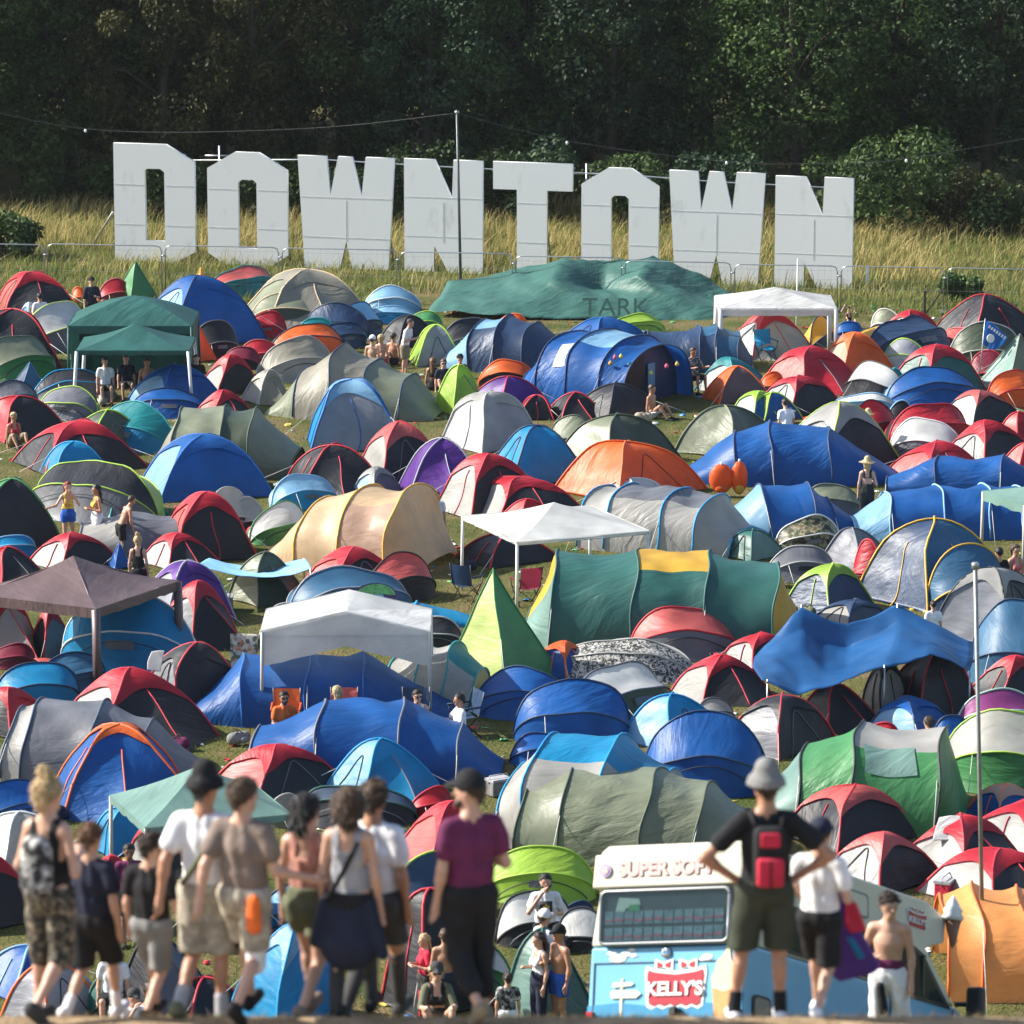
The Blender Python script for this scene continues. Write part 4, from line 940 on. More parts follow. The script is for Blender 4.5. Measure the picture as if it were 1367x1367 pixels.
def build_sheets():
    f = lambda reg, x, y, Y: at_y(*zz(reg, x, y), Y)
    # green tarpaulin: back edge, ridge, shoulder, skirt
    tg = fabric('x')
    g = lambda x, y, Y: at_y(x, y, Y)
    rows = [[g(600, 386, 146.5), g(680, 372, 146.8), g(755, 352, 147), g(830, 350, 147), g(900, 356, 147), g(960, 382, 146.8), g(998, 410, 146)],
            [g(597, 376, 145.4), g(680, 364, 145.6), g(752, 341, 145.6), g(805, 351, 145.9), g(872, 341, 145.6), g(945, 370, 145.4), g(990, 402, 145)],
            [g(588, 392, 144.2), g(670, 386, 144.4), g(738, 374, 143.6), g(806, 384, 144.9), g(852, 364, 143.7), g(942, 396, 144.6), g(992, 414, 144)],
            [g(576, 406, 143.2), g(665, 404, 142.8), g(782, 396, 142.9), g(836, 402, 142.9), g(890, 394, 143), g(958, 412, 142.8), g(990, 428, 142.8)],
            [g(571, 413, 142.8), g(660, 420, 142), g(770, 424, 142), g(838, 424, 142), g(890, 430, 142), g(958, 438, 141.8), g(988, 440, 142)]]
    o = sheet('tarpaulin', rows, tg, None, None, 8, 9, .07, sharp=True)
    r = empty('green_tarpaulin', (0, 0, 0)); o.name = 'tarp_sheet'; o.parent = r
    t = text('TARK', .85, .006, plain('marker_ink', (.018, .07, .055), .8, var=0), 'painted_writing', r)
    p = g(822, 411, 141.75); t.location = p; t.rotation_euler = (rad(62), 0, rad(-3))
    mb = MB()
    for (x, y, Y) in ((754, 348, 145.9), (893, 354, 145.9), (838, 385, 143.9)):
        q = at_y(x, y, Y); mb.tube([(q.x, q.y, 0), q - Vector((0, 0, .03))], .03, 6)
    mb.build('prop_pole', METAL, r); prop(r, 'huge dark green tarpaulin with scrawled writing draped below the letters', 'tarpaulin')
    # blue tarpaulin
    tb = fabric('y')
    q = lambda x, y, Y: f('C4', x, y, Y); Y0 = at_z(*zz('C4', 300, 930), 0).y
    rows = [[q(-20, 545, Y0 + 1.5), q(100, 430, Y0 + 1.7), q(208, 300, Y0 + 1.9), q(330, 365, Y0 + 1.8), q(445, 402, Y0 + 1.8), q(590, 350, Y0 + 1.9), q(708, 296, Y0 + 2), q(900, 400, Y0 + 1.7), q(1105, 500, Y0 + 1.5)],
            [q(-40, 570, Y0 + 1.1), q(90, 490, Y0 + 1.4), q(214, 420, Y0 + 1.6), q(330, 480, Y0 + 1.65), q(450, 520, Y0 + 1.6), q(590, 450, Y0 + 1.55), q(710, 380, Y0 + 1.7), q(890, 450, Y0 + 1.3), q(1105, 550, Y0 + 1.1)],
            [q(-50, 610, Y0 + .3), q(75, 590, Y0 + .5), q(215, 575, Y0 + .8), q(330, 600, Y0 + .95), q(450, 600, Y0 + .9), q(585, 530, Y0 + .8), q(702, 455, Y0 + .9), q(890, 505, Y0 + .7), q(1100, 605, Y0 + .6)],
            [q(0, 690, Y0 - .9), q(90, 735, Y0 - 1), q(190, 775, Y0 - 1), q(320, 735, Y0 - .9), q(440, 690, Y0 - .7), q(560, 650, Y0 - .5), q(640, 615, Y0 - .3), q(880, 552, Y0 + .2), q(1085, 650, Y0 + .3)]]
    r = empty('blue_tarpaulin', (0, 0, 0)); o = sheet('tarp_sheet', rows, tb, None, None, 9, 6, .05, sharp=True); o.parent = r
    mb = MB()
    for x, y in ((208, 300), (708, 296), (640, 615), (1085, 650), (30, 690)):
        p = q(x, y, Y0 + (1.95 if y < 400 else (-.3 if x == 640 else (-.9 if x < 100 else .3)))); mb.tube([(p.x, p.y, 0), p], .02, 6)
    mb.build('prop_pole', METAL, r); prop(r, 'blue tarpaulin strung on two peaks over red and black tents', 'tarpaulin')
    # pale blue awning
    ta = plain('awning_pale_blue', (.22, .46, .74), .5, var=.15, scale=3); Y1 = at_z(*zz('C1', 1250, 330), 0).y
    q = lambda x, y, Y: f('C1', x, y, Y)
    rows = [[q(1090, 58, Y1 + 1.6), q(1200, 78, Y1 + 1.6), q(1370, 100, Y1 + 1.6), q(1500, 82, Y1 + 1.6), q(1590, 58, Y1 + 1.5)],
            [q(1050, 80, Y1 + .8), q(1190, 112, Y1 + .8), q(1370, 128, Y1 + .8), q(1500, 110, Y1 + .8), q(1610, 82, Y1 + .8)],
            [q(1025, 95, Y1), q(1180, 130, Y1), q(1370, 155, Y1), q(1510, 140, Y1), q(1625, 110, Y1)]]
    r = empty('awning_sheet', (0, 0, 0)); o = sheet('cloth', rows, ta, None, None, 8, 9, .03); o.parent = r
    mb = MB()
    for x, y, d in ((1100, 62, 1.6), (1030, 98, 0), (1620, 112, 0), (1585, 60, 1.5)):
        p = q(x, y, Y1 + d); MB().tube([(p.x, p.y, 0), p], .018, 5).build('support_pole', METAL, r)
    prop(r, 'pale blue awning sheet stretched flat above olive green dome', 'awning')
    # patterned blanket hung up
    m, n, b, out = nt('patterned_blanket'); N = n.nodes; L = n.links; gg = N.new('ShaderNodeNewGeometry'); v = N.new('ShaderNodeTexVoronoi'); v.inputs['Scale'].default_value = 14; L.new(gg.outputs['Position'], v.inputs['Vector'])
    rr = N.new('ShaderNodeValToRGB'); e = rr.color_ramp.elements; e[0].position = .2; e[0].color = (.12, .14, .12, 1); e[1].position = .8; e[1].color = (.6, .52, .42, 1); x = e.new(.5); x.color = (.45, .14, .07, 1); x = e.new(.35); x.color = (.62, .58, .5, 1)
    sx = N.new('ShaderNodeSeparateXYZ'); L.new(v.outputs['Color'], sx.inputs[0]); L.new(sx.outputs[0], rr.inputs['Fac']); L.new(rr.outputs[0], b.inputs['Base Color']); b.inputs['Roughness'].default_value = .9
    Y2 = at_z(*zz('C1', 1270, 660), 0).y
    sheet('blanket', [[q(1200, 452, Y2 + .3), q(1270, 450, Y2 + .3), q(1345, 452, Y2 + .3)], [q(1203, 550, Y2 + .15), q(1270, 555, Y2 + .12), q(1343, 552, Y2 + .15)], [q(1205, 650, Y2), q(1270, 655, Y2), q(1340, 650, Y2)]], m, 'patterned multicoloured blanket hung beside large black dome', 'blanket', 6, 6, .02)
    # towels and cloths lying on tents
    def drape(reg, pts, Yoff, c, label, cat):
        ps = [[f(reg, x, y, Yoff(i)) for (x, y) in row] for i, row in enumerate(pts)]
        sheet('cloth' if cat == 'cloth' else 'towel', ps, fabric(c), label, cat, 6, 6, .02)
    Y3 = at_z(*zz('D4', 1000, 930), 0).y
    drape('D4', [[(925, 628), (985, 624), (1035, 628)], [(905, 690), (970, 690), (1042, 692)], [(890, 750), (965, 752), (1045, 754)]], lambda i: Y3 + .55 - .22 * i, 'W', 'white cloth draped over the grey flank dome with red roof', 'cloth')
    Y4 = at_z(*zz('C1', 1000, 880), 0).y
    drape('C1', [[(790, 545), (830, 540), (858, 540)], [(770, 595), (810, 597), (846, 598)], [(768, 640), (800, 646), (836, 650)]], lambda i: Y4 + .35 - .1 * i, 'W', 'white towel hanging on the shoulder of the large black dome', 'towel')
    Y5 = at_z(*zz('C1', 300, 790), 0).y
    drape('C1', [[(175, 575), (240, 577), (300, 590)], [(215, 600), (290, 612), (360, 625)], [(250, 630), (310, 645), (372, 645)]], lambda i: Y5 + .6 - .25 * i, 'A', 'pink striped towel lying on the steel blue pop-up tent', 'towel')
    # flag
    c = at_z(*zz('A4', 1128, 730), 0); tp = f('A4', 1165, 372, c.y); r = empty('flag', c)
    MB().tube([(0, 0, 0), tp - c], .018, 6).build('flag_pole', METAL, r)
    d = lambda x, y, k=0: f('A4', x, y, c.y - .02 + k) - c
    top = [(1168, 382), (1210, 400), (1250, 432), (1280, 470)]; bot = [(1150, 500), (1185, 535), (1225, 530), (1262, 505)]
    MB().grid(lambda u, v: d(*[top[min(3, int(v * 2.999))][k] + (top[min(3, int(v * 2.999) + 1)][k] - top[min(3, int(v * 2.999))][k]) * (v * 2.999 % 1) for k in (0, 1)]).lerp(
        d(*[bot[min(3, int(v * 2.999))][k] + (bot[min(3, int(v * 2.999) + 1)][k] - bot[min(3, int(v * 2.999))][k]) * (v * 2.999 % 1) for k in (0, 1)]), u) + Vector((0, .07 * math.sin(v * 7 + u), 0)), 8, 18).build('flag_cloth', fabric('B'), r)
    mb = MB().ell(tuple(d(1193, 476, -.1)), (.115, .012, .13), 14)
    mb.build('flag_emblem', WHITEPAINT, r)
    mb = MB()
    for k in range(7):
        p = d(1188 + k * 13, 415 + k * 9.5, -.1); mb.box(tuple(p), (.05, .01, .085), Matrix.Rotation(.55, 3, 'Y'))
    mb.build('flag_lettering', WHITEPAINT, r, False)
    prop(r, 'royal blue flag with white emblem and white band on a thin pole', 'flag')
    # two orange airbeds on the blue tunnel tent
    Y6 = at_z(*zz('B3', 1150, 520), 0).y
    for (x, y, w, h, lab) in ((1105, 425, 62, 75, 'round orange inflatable airbed leaning on blue tents'), (1198, 420, 42, 85, 'narrow orange and yellow inflatable beside the round orange airbed')):
        c = f('B3', x, y, Y6); s = 195.0; r = empty('inflatable', c)
        MB().ell((0, 0, 0), (w / s, .16, h / s), 14).build('cushion', fabric('O'), r)
        MB().ell((.01, -.03, -h / s * .62), (w / s * .62, .15, h / s * .36), 12).build('lower_band', fabric('Y' if w < 50 else 'O'), r)
        MB().tube([(0, -.02, h / s * .9), (0, -.03, h / s * 1.1)], .03, 6).build('valve', WHITEPAINT, r); prop(r, lab, 'inflatable')
    # camp chairs
    def chair(reg, x, yf, w, c, rz, lab, fr='K'):
        p = at_z(*zz(reg, x, yf), 0); r = empty('camp_chair', p, rz); k = w
        MB().grid(lambda u, v: Vector(((u - .5) * .5, (v - .5) * .44, .42 - .05 * math.sin(math.pi * u) - .03 * (1 - v))), 6, 6).build('seat', fabric(c), r)
        MB().grid(lambda u, v: Vector(((u - .5) * .52, .22 + .10 * v + .04 * math.sin(math.pi * u), .42 + .48 * v)), 6, 6).build('backrest', fabric(c), r)
        fm = plain('chair_frame', (.04, .04, .045), .4, .5, var=0)
        for sx in (-1, 1):
            MB().tube([(sx * .27, -.24, 0), (sx * .25, .24, .45), (sx * .27, .33, .92)], .013, 6).build('leg', fm, r)
            MB().tube([(sx * .27, .28, 0), (sx * .25, -.22, .43), (sx * .28, -.2, .60)], .013, 6).build('leg', fm, r)
            MB().tube([(sx * .28, -.24, .6), (sx * .285, .28, .62)], .022, 6).build('armrest', fabric(c), r)
        MB().tube([(-.27, -.24, .02), (.25, -.22, .42)], .01, 5).tube([(.27, -.24, .02), (-.25, -.22, .42)], .01, 5).build('cross_brace', fm, r)
        prop(r, lab, 'camping chair', 'folding camping chairs')
    chair('C2', 1110, 285, 1, 'b', 2.6, 'navy folding camp chair on the grass under the flat white gazebo')
    chair('C3', 85, 300, 1, 'M', -2.7, 'red folding camp chair by the tall green tepee')
    chair('A4', 22, 590, 1, 'C', .4, 'bright blue camp chair beside the white gazebo')
    for (x, yy, c, lab) in ((165, 990, 'O', 'orange camp chair of the man in the orange tee'), (465, 985, 'A', 'pink camp chair of the blonde camper'), (840, 985, 'b', 'navy camp chair of the man in sunglasses'), (1090, 985, 'b', 'navy camp chair of the man in white reading')):
        chair('C2', x, yy, 1, c, .0 if x < 1000 else -1.2, lab)
def text(s, size, ext, m, name, parent, align='CENTER', bold=0.0):
    cu = bpy.data.curves.new('t', 'FONT'); cu.body = s; cu.size = size; cu.extrude = ext; cu.align_x = align; cu.align_y = 'CENTER'; cu.offset = bold
    co = bpy.data.objects.new('t', cu); C.objects.link(co); dg = bpy.context.evaluated_depsgraph_get()
    me = bpy.data.meshes.new_from_object(co.evaluated_get(dg)); bpy.data.objects.remove(co); bpy.data.curves.remove(cu)
    me.materials.clear(); me.materials.append(m)
    o = bpy.data.objects.new(name, me); C.objects.link(o); o.parent = parent
    return o
# ------------------------------------------------------------------ people: one smooth surface grown from a posed skeleton
def sd_grid(prims, h, k=.03, cuts=()):
    """prims: (a, b, ra, rb, ky) tapered capsules (ky squeezes depth); smooth union -> surface-nets mesh"""
    A = np.array([p[0] for p in prims], float); B = np.array([p[1] for p in prims], float); R = np.array([max(p[2], p[3]) for p in prims])
    lo = np.minimum(A, B).min(0) - R.max() - 3 * h; hi = np.maximum(A, B).max(0) + R.max() + 3 * h
    n = np.ceil((hi - lo) / h).astype(int) + 1
    D = np.full(n, 1.0, np.float32); ax = [lo[i] + np.arange(n[i]) * h for i in range(3)]
    for p in prims:
        a, b, ra, rb = np.array(p[0], float), np.array(p[1], float), p[2], p[3]; ky = p[4] if len(p) > 4 else 1.0; kk = p[5] if len(p) > 5 else k
        m = max(ra, rb) + kk + 2 * h
        i0 = np.clip(((np.minimum(a, b) - m - lo) / h).astype(int), 0, n - 1); i1 = np.clip(((np.maximum(a, b) + m - lo) / h).astype(int) + 2, 1, n)
        X, Y, Z = np.meshgrid(*[ax[i][i0[i]:i1[i]] for i in range(3)], indexing='ij')
        px, py, pz = X - a[0], (Y - a[1]) * ky, Z - a[2]; d = (b - a) * np.array([1, ky, 1]); L2 = max(1e-9, d @ d)
        t = np.clip((px * d[0] + py * d[1] + pz * d[2]) / L2, 0, 1)
        v = np.sqrt((px - t * d[0]) ** 2 + (py - t * d[1]) ** 2 + (pz - t * d[2]) ** 2) - (ra + (rb - ra) * t)
        S = D[i0[0]:i1[0], i0[1]:i1[1], i0[2]:i1[2]]; e = np.clip(kk - np.abs(S - v), 0, None) / kk
        D[i0[0]:i1[0], i0[1]:i1[1], i0[2]:i1[2]] = np.minimum(S, v) - e * e * kk * .25
    G = np.meshgrid(*ax, indexing='ij')
    for c in cuts: D = np.maximum(D, c(*G))
    D[0] = D[-1] = 1; D[:, 0] = D[:, -1] = 1; D[:, :, 0] = D[:, :, -1] = 1
    return surfnet(D, lo, h)
def surfnet(D, lo, h):
    S = D < 0; c = np.zeros(tuple(np.array(D.shape) - 1), np.int8)
    off = [(i, j, k) for i in (0, 1) for j in (0, 1) for k in (0, 1)]; sh = c.shape
    for o in off: c += S[o[0]:o[0] + sh[0], o[1]:o[1] + sh[1], o[2]:o[2] + sh[2]]
    I = np.argwhere((c > 0) & (c < 8)); idx = np.full(sh, -1, int); idx[tuple(I.T)] = np.arange(len(I))
    val = np.stack([D[I[:, 0] + o[0], I[:, 1] + o[1], I[:, 2] + o[2]] for o in off], 1)
    pos = np.zeros((len(I), 3)); cnt = np.zeros(len(I))
    for a in range(8):
        for b in range(a + 1, 8):
            oa, ob = np.array(off[a]), np.array(off[b])
            if np.abs(oa - ob).sum() != 1: continue
            da, db = val[:, a], val[:, b]; x = (da < 0) != (db < 0); t = np.where(x, da / np.where(x, da - db, 1), 0)
            pos += np.where(x[:, None], oa + t[:, None] * (ob - oa), 0); cnt += x
    V = lo + (I + pos / np.maximum(cnt, 1)[:, None]) * h; Fs = []
    for axx in range(3):
        u, w = [i for i in range(3) if i != axx]
        if axx == 1: u, w = w, u
        s0 = [slice(None)] * 3; s1 = [slice(None)] * 3; s0[axx] = slice(0, -1); s1[axx] = slice(1, None)
        a, b = S[tuple(s0)], S[tuple(s1)]; E = np.argwhere(a != b); E = E[(E[:, u] > 0) & (E[:, w] > 0) & (E[:, u] < D.shape[u] - 1) & (E[:, w] < D.shape[w] - 1)]
        eu = np.zeros(3, int); eu[u] = 1; ew = np.zeros(3, int); ew[w] = 1
        q = np.stack([idx[tuple((E - eu - ew).T)], idx[tuple((E - ew).T)], idx[tuple(E.T)], idx[tuple((E - eu).T)]], 1)
        fl = ~a[tuple(E.T)]; q[fl] = q[fl][:, ::-1]; Fs.append(q)
    return V, np.concatenate(Fs)
SKIN = {'p': (.52, .30, .21), 't': (.40, .20, .12), 'd': (.20, .10, .065)}
def rough(V, c, amp, f=38):
    d = V - np.asarray(c); d /= np.linalg.norm(d, axis=1)[:, None] + 1e-6
    w = np.sin(V[:, 0] * f + 3 * np.sin(V[:, 2] * f * .31)) * np.sin(V[:, 2] * f * .23 + V[:, 1] * f * .8) + .6 * RNG.normal(0, 1, len(V)) * (amp < .007)
    return V + d * (w * amp)[:, None]
def folds(V, amp=.009):
    a = np.arctan2(V[:, 1], V[:, 0]); w = np.sin(a * 7 + V[:, 2] * 9) * .5 + np.sin(V[:, 2] * 31 + a * 3 + V[:, 0] * 17) * .5
    n = V.copy(); n[:, 2] = 0; n /= np.linalg.norm(n, axis=1)[:, None] + 1e-6
    return V + n * (w * amp)[:, None]
def skin(k): return plain('skin_' + {'p': 'pale', 't': 'tanned', 'd': 'dark'}[k], SKIN[k], .5, var=.08, scale=14)
CLO = dict(K=(.018, .018, .02), W=(.72, .72, .74), T=(.20, .155, .13), b=(.02, .024, .045), M=(.13, .025, .075), g=(.20, .20, .195), k=(.24, .20, .14), F=(.045, .05, .035),
  R=(.5, .03, .06), P=(.55, .16, .16), O=(.7, .14, .03), B=(.02, .09, .4), q=(.33, .33, .35), S=(.12, .13, .08), V=(.14, .03, .3), n=(.05, .05, .05), Q=(.48, .23, .18), Y=(.6, .4, .08))
CN = dict(K='black', W='white', T='taupe', b='navy', M='burgundy', g='grey', k='khaki', F='dark_olive', R='red', P='pink', O='orange', B='blue', q='pale_grey', S='olive', V='purple', n='charcoal', Q='rose', Y='mustard')
def cloth(c):
    k = 'cloth' + c
    if k in _M: return _M[k]
    if c in 'XZC':
        m, n, b, out = nt('cloth_patterned_' + c); N = n.nodes; L = n.links; g = N.new('ShaderNodeNewGeometry'); v = N.new('ShaderNodeTexNoise'); v.inputs['Scale'].default_value = 13 if c != 'X' else 18; v.inputs['Detail'].default_value = 2; L.new(g.outputs['Position'], v.inputs['Vector'])
        r = N.new('ShaderNodeValToRGB'); r.color_ramp.interpolation = 'CONSTANT' if c != 'C' else 'LINEAR'; e = r.color_ramp.elements
        cs = {'X': [(.02, .018, .015), (.10, .085, .06), (.27, .22, .16)], 'Z': [(.02, .02, .02), (.2, .2, .2), (.55, .55, .52)], 'C': [(.14, .12, .09), (.30, .26, .20), (.42, .38, .30)]}[c]
        e[0].position = 0; e[0].color = (*cs[0], 1); e[1].position = .62; e[1].color = (*cs[2], 1); x = e.new(.48); x.color = (*cs[1], 1)
        L.new(v.outputs['Fac'], r.inputs['Fac']); L.new(r.outputs[0], b.inputs['Base Color']); b.inputs['Roughness'].default_value = .85; _M[k] = m; return m
    _M[k] = plain('cloth_' + CN[c], CLO[c], .85, spec=.2, var=.16, scale=9, bump=.6); return _M[k]
HAIR = dict(b=(.42, .29, .14), n=(.035, .02, .012), k=(.010, .009, .009), g=(.13, .058, .022), r=(.22, .03, .015), h=(.075, .042, .022))
def hairm(c): return plain('hair_' + dict(b='blonde', n='brown', k='black', g='ginger', r='red', h='light_brown')[c], HAIR[c], .55, var=.35, scale=25, bump=.8)
ARM = dict(fore=((.08, .0, -.27), (.24, -.16, -.34)), hang=((.05, .015, -.28), (.06, -.05, -.52)), swf=((.05, -.10, -.25), (.03, -.28, -.44)), swb=((.07, .12, -.25), (.09, .17, -.49)), bent=((.08, .02, -.28), (-.05, -.22, -.22)),
  akimbo=((.25, .07, -.22), (.03, -.03, -.40)), face=((.10, -.18, -.20), (-.10, -.20, .10)), reach=((.17, -.10, -.20), (.37, -.20, -.22)), lap=((.05, -.05, -.27), (-.06, -.28, -.30)), up=((.20, 0, .16), (.10, -.05, .40)), knee=((.08, -.18, -.22), (.06, -.40, -.16)))
LEG = dict(st=((.01, -.02, -.43), (.02, .015, -.845), 0), fwd=((.0, -.20, -.385), (.0, -.27, -.82), -.1), back=((.0, .0, -.43), (.0, .33, -.71), .75), sit=((.10, -.36, .27), (.06, -.60, -.06), 0), chair=((.05, -.42, .02), (.05, -.46, -.40), 0), wide=((.07, -.02, -.43), (.12, .02, -.84), 0))
def person(loc, rz, H, label, arms=('hang', 'hang'), legs=('st', 'st'), look='p', top=None, bot='K', hair=('n', 'short'), hat=None, shoe='K', sock=None, res=.014, lean=0., turn=0., sleeves=.55, shorts=.82, female=False, fat=1., items=(), group=None, face=True, hem=.92, skirt=False):
    r = empty('person', loc, rz); s = H / 1.75; r.scale = (s, s, s); sw = .175 if not female else .155; ww = (.134 if not female else .116) * fat
    hipz = .92 if legs[0] not in ('sit', 'chair') else (.13 if legs[0] == 'sit' else .50)
    dz = hipz - .92; O = lambda x, y, z: np.array((x, y + lean * max(0, z - .92) * -1.0, z + dz))
    pel, che, nk = O(0, 0, .97), O(0, 0, 1.27), O(0, .0, 1.46)
    hd = O(0, -.015, 1.635); tz = turn
    def hx(x, y, z):  # head space, turned
        c, sn = math.cos(tz), math.sin(tz); return hd + np.array((x * c - y * sn, x * sn + y * c, z))
    pr = [(pel, O(0, 0, 1.08), .124 * fat, ww * .93, 1.45), (O(0, 0, 1.06), che, ww * .93, ww * 1.12, 1.5), (O(-sw + .03, .01, 1.40), O(sw - .03, .01, 1.40), .062, .062, 1.1), (che, O(0, 0, 1.38), ww * 1.1, .10, 1.4), (O(0, .01, 1.40), hd + np.array((0, .02, -.06)), .066, .056), (O(-.10, .01, 1.41), O(0, .015, 1.475), .05, .05, 1.1), (O(.10, .01, 1.41), O(0, .015, 1.475), .05, .05, 1.1)]
    if female: pr += [(O(-.065, -.075, 1.25), O(-.065, -.07, 1.28), .06, .05), (O(.065, -.075, 1.25), O(.065, -.07, 1.28), .06, .05), (O(-.07, .02, .95), O(.07, .02, .95), .102, .102, 1.3)]
    pr += [(hx(0, .012, .03), hx(0, -.012, .035), .089, .083, 1., .03), (hx(0, -.02, -.03), hx(0, -.05, -.075), .072, .042, 1., .04), (hx(0, -.092, .012), hx(0, -.112, -.022), .010, .016, 1., .012), (hx(-.082, .0, -.005), hx(-.088, .012, .02), .012, .014, 1., .01), (hx(.082, .0, -.005), hx(.088, .012, .02), .012, .014, 1., .01), (hx(-.04, -.078, .028), hx(.04, -.078, .028), .014, .014, 1., .02), (hx(-.018, -.083, -.052), hx(.018, -.083, -.052), .010, .010, 1., .012)]
    J = {}; sl = []; hands = []
    for sx, a in ((-1, arms[0]), (1, arms[1])):
        e, w = ARM[a]; sh = O(sx * sw, .01, 1.395); el = sh + np.array((sx * e[0], e[1], e[2])); wr_ = sh + np.array((sx * w[0], w[1], w[2]))
        pr += [(sh, el, .049 * (.82 if female else 1), .037 * (.88 if female else 1)), (el, wr_, .037 * (.88 if female else 1), .027), (el + (wr_ - el) * .25, el + (wr_ - el) * .3, .038 * (.88 if female else 1), .038 * (.88 if female else 1))]
        d = (wr_ - el); d /= np.linalg.norm(d); side = np.cross(d, (0, 1, 0)) if abs(d[1]) < .7 else np.cross(d, (0, 0, 1)); side /= np.linalg.norm(side)
        fw = np.array((0, -1., 0)) - d * (-d[1]); fw = fw / np.linalg.norm(fw) if np.linalg.norm(fw) > .2 else np.array((0, 0, 1.))
        pal = wr_ + d * .045; pr.append((wr_ + d * .015, wr_ + d * .085, .030, .034, 1., .015))
        if res < .02:
            for q in range(4):
                o = fw * (q - 1.5) * .019; ln = (.062, .075, .070, .052)[q]; k0 = wr_ + d * .088 + o; k1 = k0 + d * ln * .55 - side * sx * -.008; k2 = k1 + d * ln * .45 + side * sx * .022 * (1 if sx else 1)
                pr += [(k0, k1, .0100, .0092, 1., .006), (k1, k2, .0092, .0078, 1., .006)]
            t0 = wr_ + d * .03 + fw * .028; t1 = t0 + d * .035 + fw * .022; pr += [(t0, t1, .0125, .011, 1., .008), (t1, t1 + d * .032 - side * sx * -.006, .0105, .009, 1., .006)]
        else:
            pr.append((wr_ + d * .08, wr_ + d * .16, .028, .014, 1., .01)); pr.append((wr_ + d * .03 + fw * .02, wr_ + d * .08 + fw * .05, .012, .01, 1., .01))
        J['w%d' % sx] = wr_ + d * .09; J['e%d' % sx] = el; J['s%d' % sx] = sh; sl.append((sh, sh + (el - sh) * sleeves))
    lg = []
    for sx, a in ((-1, legs[0]), (1, legs[1])):
        k, an, heel = LEG[a]; hp = np.array((sx * .088, .0, hipz)); kn = hp + np.array((sx * k[0], k[1], k[2])); ak = hp + np.array((sx * an[0], an[1], an[2]))
        pr += [(hp, kn, .080 * fat, .050), (kn, ak, .048, .033), (kn + (ak - kn) * .22 + np.array((0, .018, 0)), kn + (ak - kn) * .42 + np.array((0, .014, 0)), .046, .040)]
        fd = np.array((sx * .03, -math.cos(heel), -math.sin(heel))); up = np.array((0, -math.sin(heel), math.cos(heel))) * -.045
        toe = ak + up + fd * .15; hl = ak + up - fd * .045; pr += [(hl, toe, .034, .026, 1., .03)]
        lg.append((hp, kn, ak, hl, toe)); J['k%d' % sx] = kn; J['a%d' % sx] = ak
    V, Q = sd_grid(pr, res, .028); np_mesh('body', V, Q, skin(look), r)
    rc = max(res, .013)
    if top:
        c0 = .016; tp = [(O(0, 0, hem), O(0, 0, 1.08), .150 * fat + c0, ww * .97 + c0 + .01, 1.42), (O(0, 0, 1.06), che, ww * .97 + c0 + .008, ww * 1.13 + c0, 1.48), (O(-sw + .03, .01, 1.40), O(sw - .03, .01, 1.40), .062 + c0, .062 + c0, 1.1), (che, O(0, 0, 1.39), ww * 1.12 + c0, .105 + c0, 1.4)]
        if female: tp += [(O(-.065, -.075, 1.25), O(-.065, -.07, 1.28), .06 + c0, .05 + c0), (O(.065, -.075, 1.25), O(.065, -.07, 1.28), .06 + c0, .05 + c0)]
        cuts = [lambda X, Y, Z: (hem + dz) - Z, lambda X, Y, Z: .056 - np.sqrt(X * X + ((Y + lean * .5 - .0)) ** 2 + ((Z - (1.50 + dz)) * .9) ** 2)]
        if sleeves > 0: tp += [(a, b, .054 + c0, .056 + c0, 1., .02) for a, b in sl]
        elif sleeves < 0: cuts.append(lambda X, Y, Z: np.minimum(.03, np.abs(X) - .115) * (Z > 1.18 + dz) - 1.0 * (Z <= 1.18 + dz)); cuts.append(lambda X, Y, Z: np.where((Z > 1.30 + dz) & (Y < .3), .055 - np.abs(X), -1))
        V, Q = sd_grid(tp, rc, .03, cuts); V = folds(V); np_mesh('shirt' if sleeves > 0 else 'vest', V, Q, cloth(top), r)
    if bot:
        c0 = .024; bp = [(O(0, 0, 1.0), O(0, 0, .94), .138 * fat + c0, .15 * fat + c0, 1.35 if not female else 1.12)]; seated = legs[0] in ('sit', 'chair')
        for hp, kn, ak, hl, toe in lg:
            if skirt: continue
            f = shorts if shorts <= 1 else 1.0
            bp.append((hp, hp + (kn - hp) * f, .088 * fat + c0, (.078 if shorts <= 1 else .062) + c0))
            if shorts > 1: bp.append((kn, kn + (ak - kn) * min(1, shorts - 1), .062 + c0, .05 + c0))
        if skirt: bp += [(O(0, 0, .95), O(0, 0, .95 - .52 * shorts), .155, .21, 1.15)]
        zt = hem + .07 + dz if top else 1.02 + dz
        cuts = [lambda X, Y, Z: Z - max(zt, 1.0 + dz)]
        if not seated and shorts <= 1: zb = min(hp[2] + (kn[2] - hp[2]) * shorts for hp, kn, *_ in lg) if not skirt else .95 - .52 * shorts; cuts.append(lambda X, Y, Z: zb - Z)
        V, Q = sd_grid(bp, rc, .022, cuts); V = folds(V, .008); np_mesh('shorts' if shorts <= 1 and not skirt else ('skirt' if skirt else 'trousers'), V, Q, cloth(bot), r)
    for hp, kn, ak, hl, toe in lg:
        if shoe:
            V, Q = sd_grid([(hl + np.array((0, 0, .0)), toe, .046, .038), (ak + np.array((0, 0, -.02)), hl, .044, .044), (hl + np.array((0, 0, -.022)), toe + np.array((0, -.0, -.014)), .04, .034)], rc, .02); np_mesh('shoe', V, Q, cloth(shoe), r)
        if sock:
            q = .28 if sock[-1] != '+' else .80; V, Q = sd_grid([(ak + np.array((0, 0, -.01)), ak + (kn - ak) * q, .047, .047 if q < .5 else .064)], rc, .02); np_mesh('sock', V, Q, cloth(sock[0]), r)
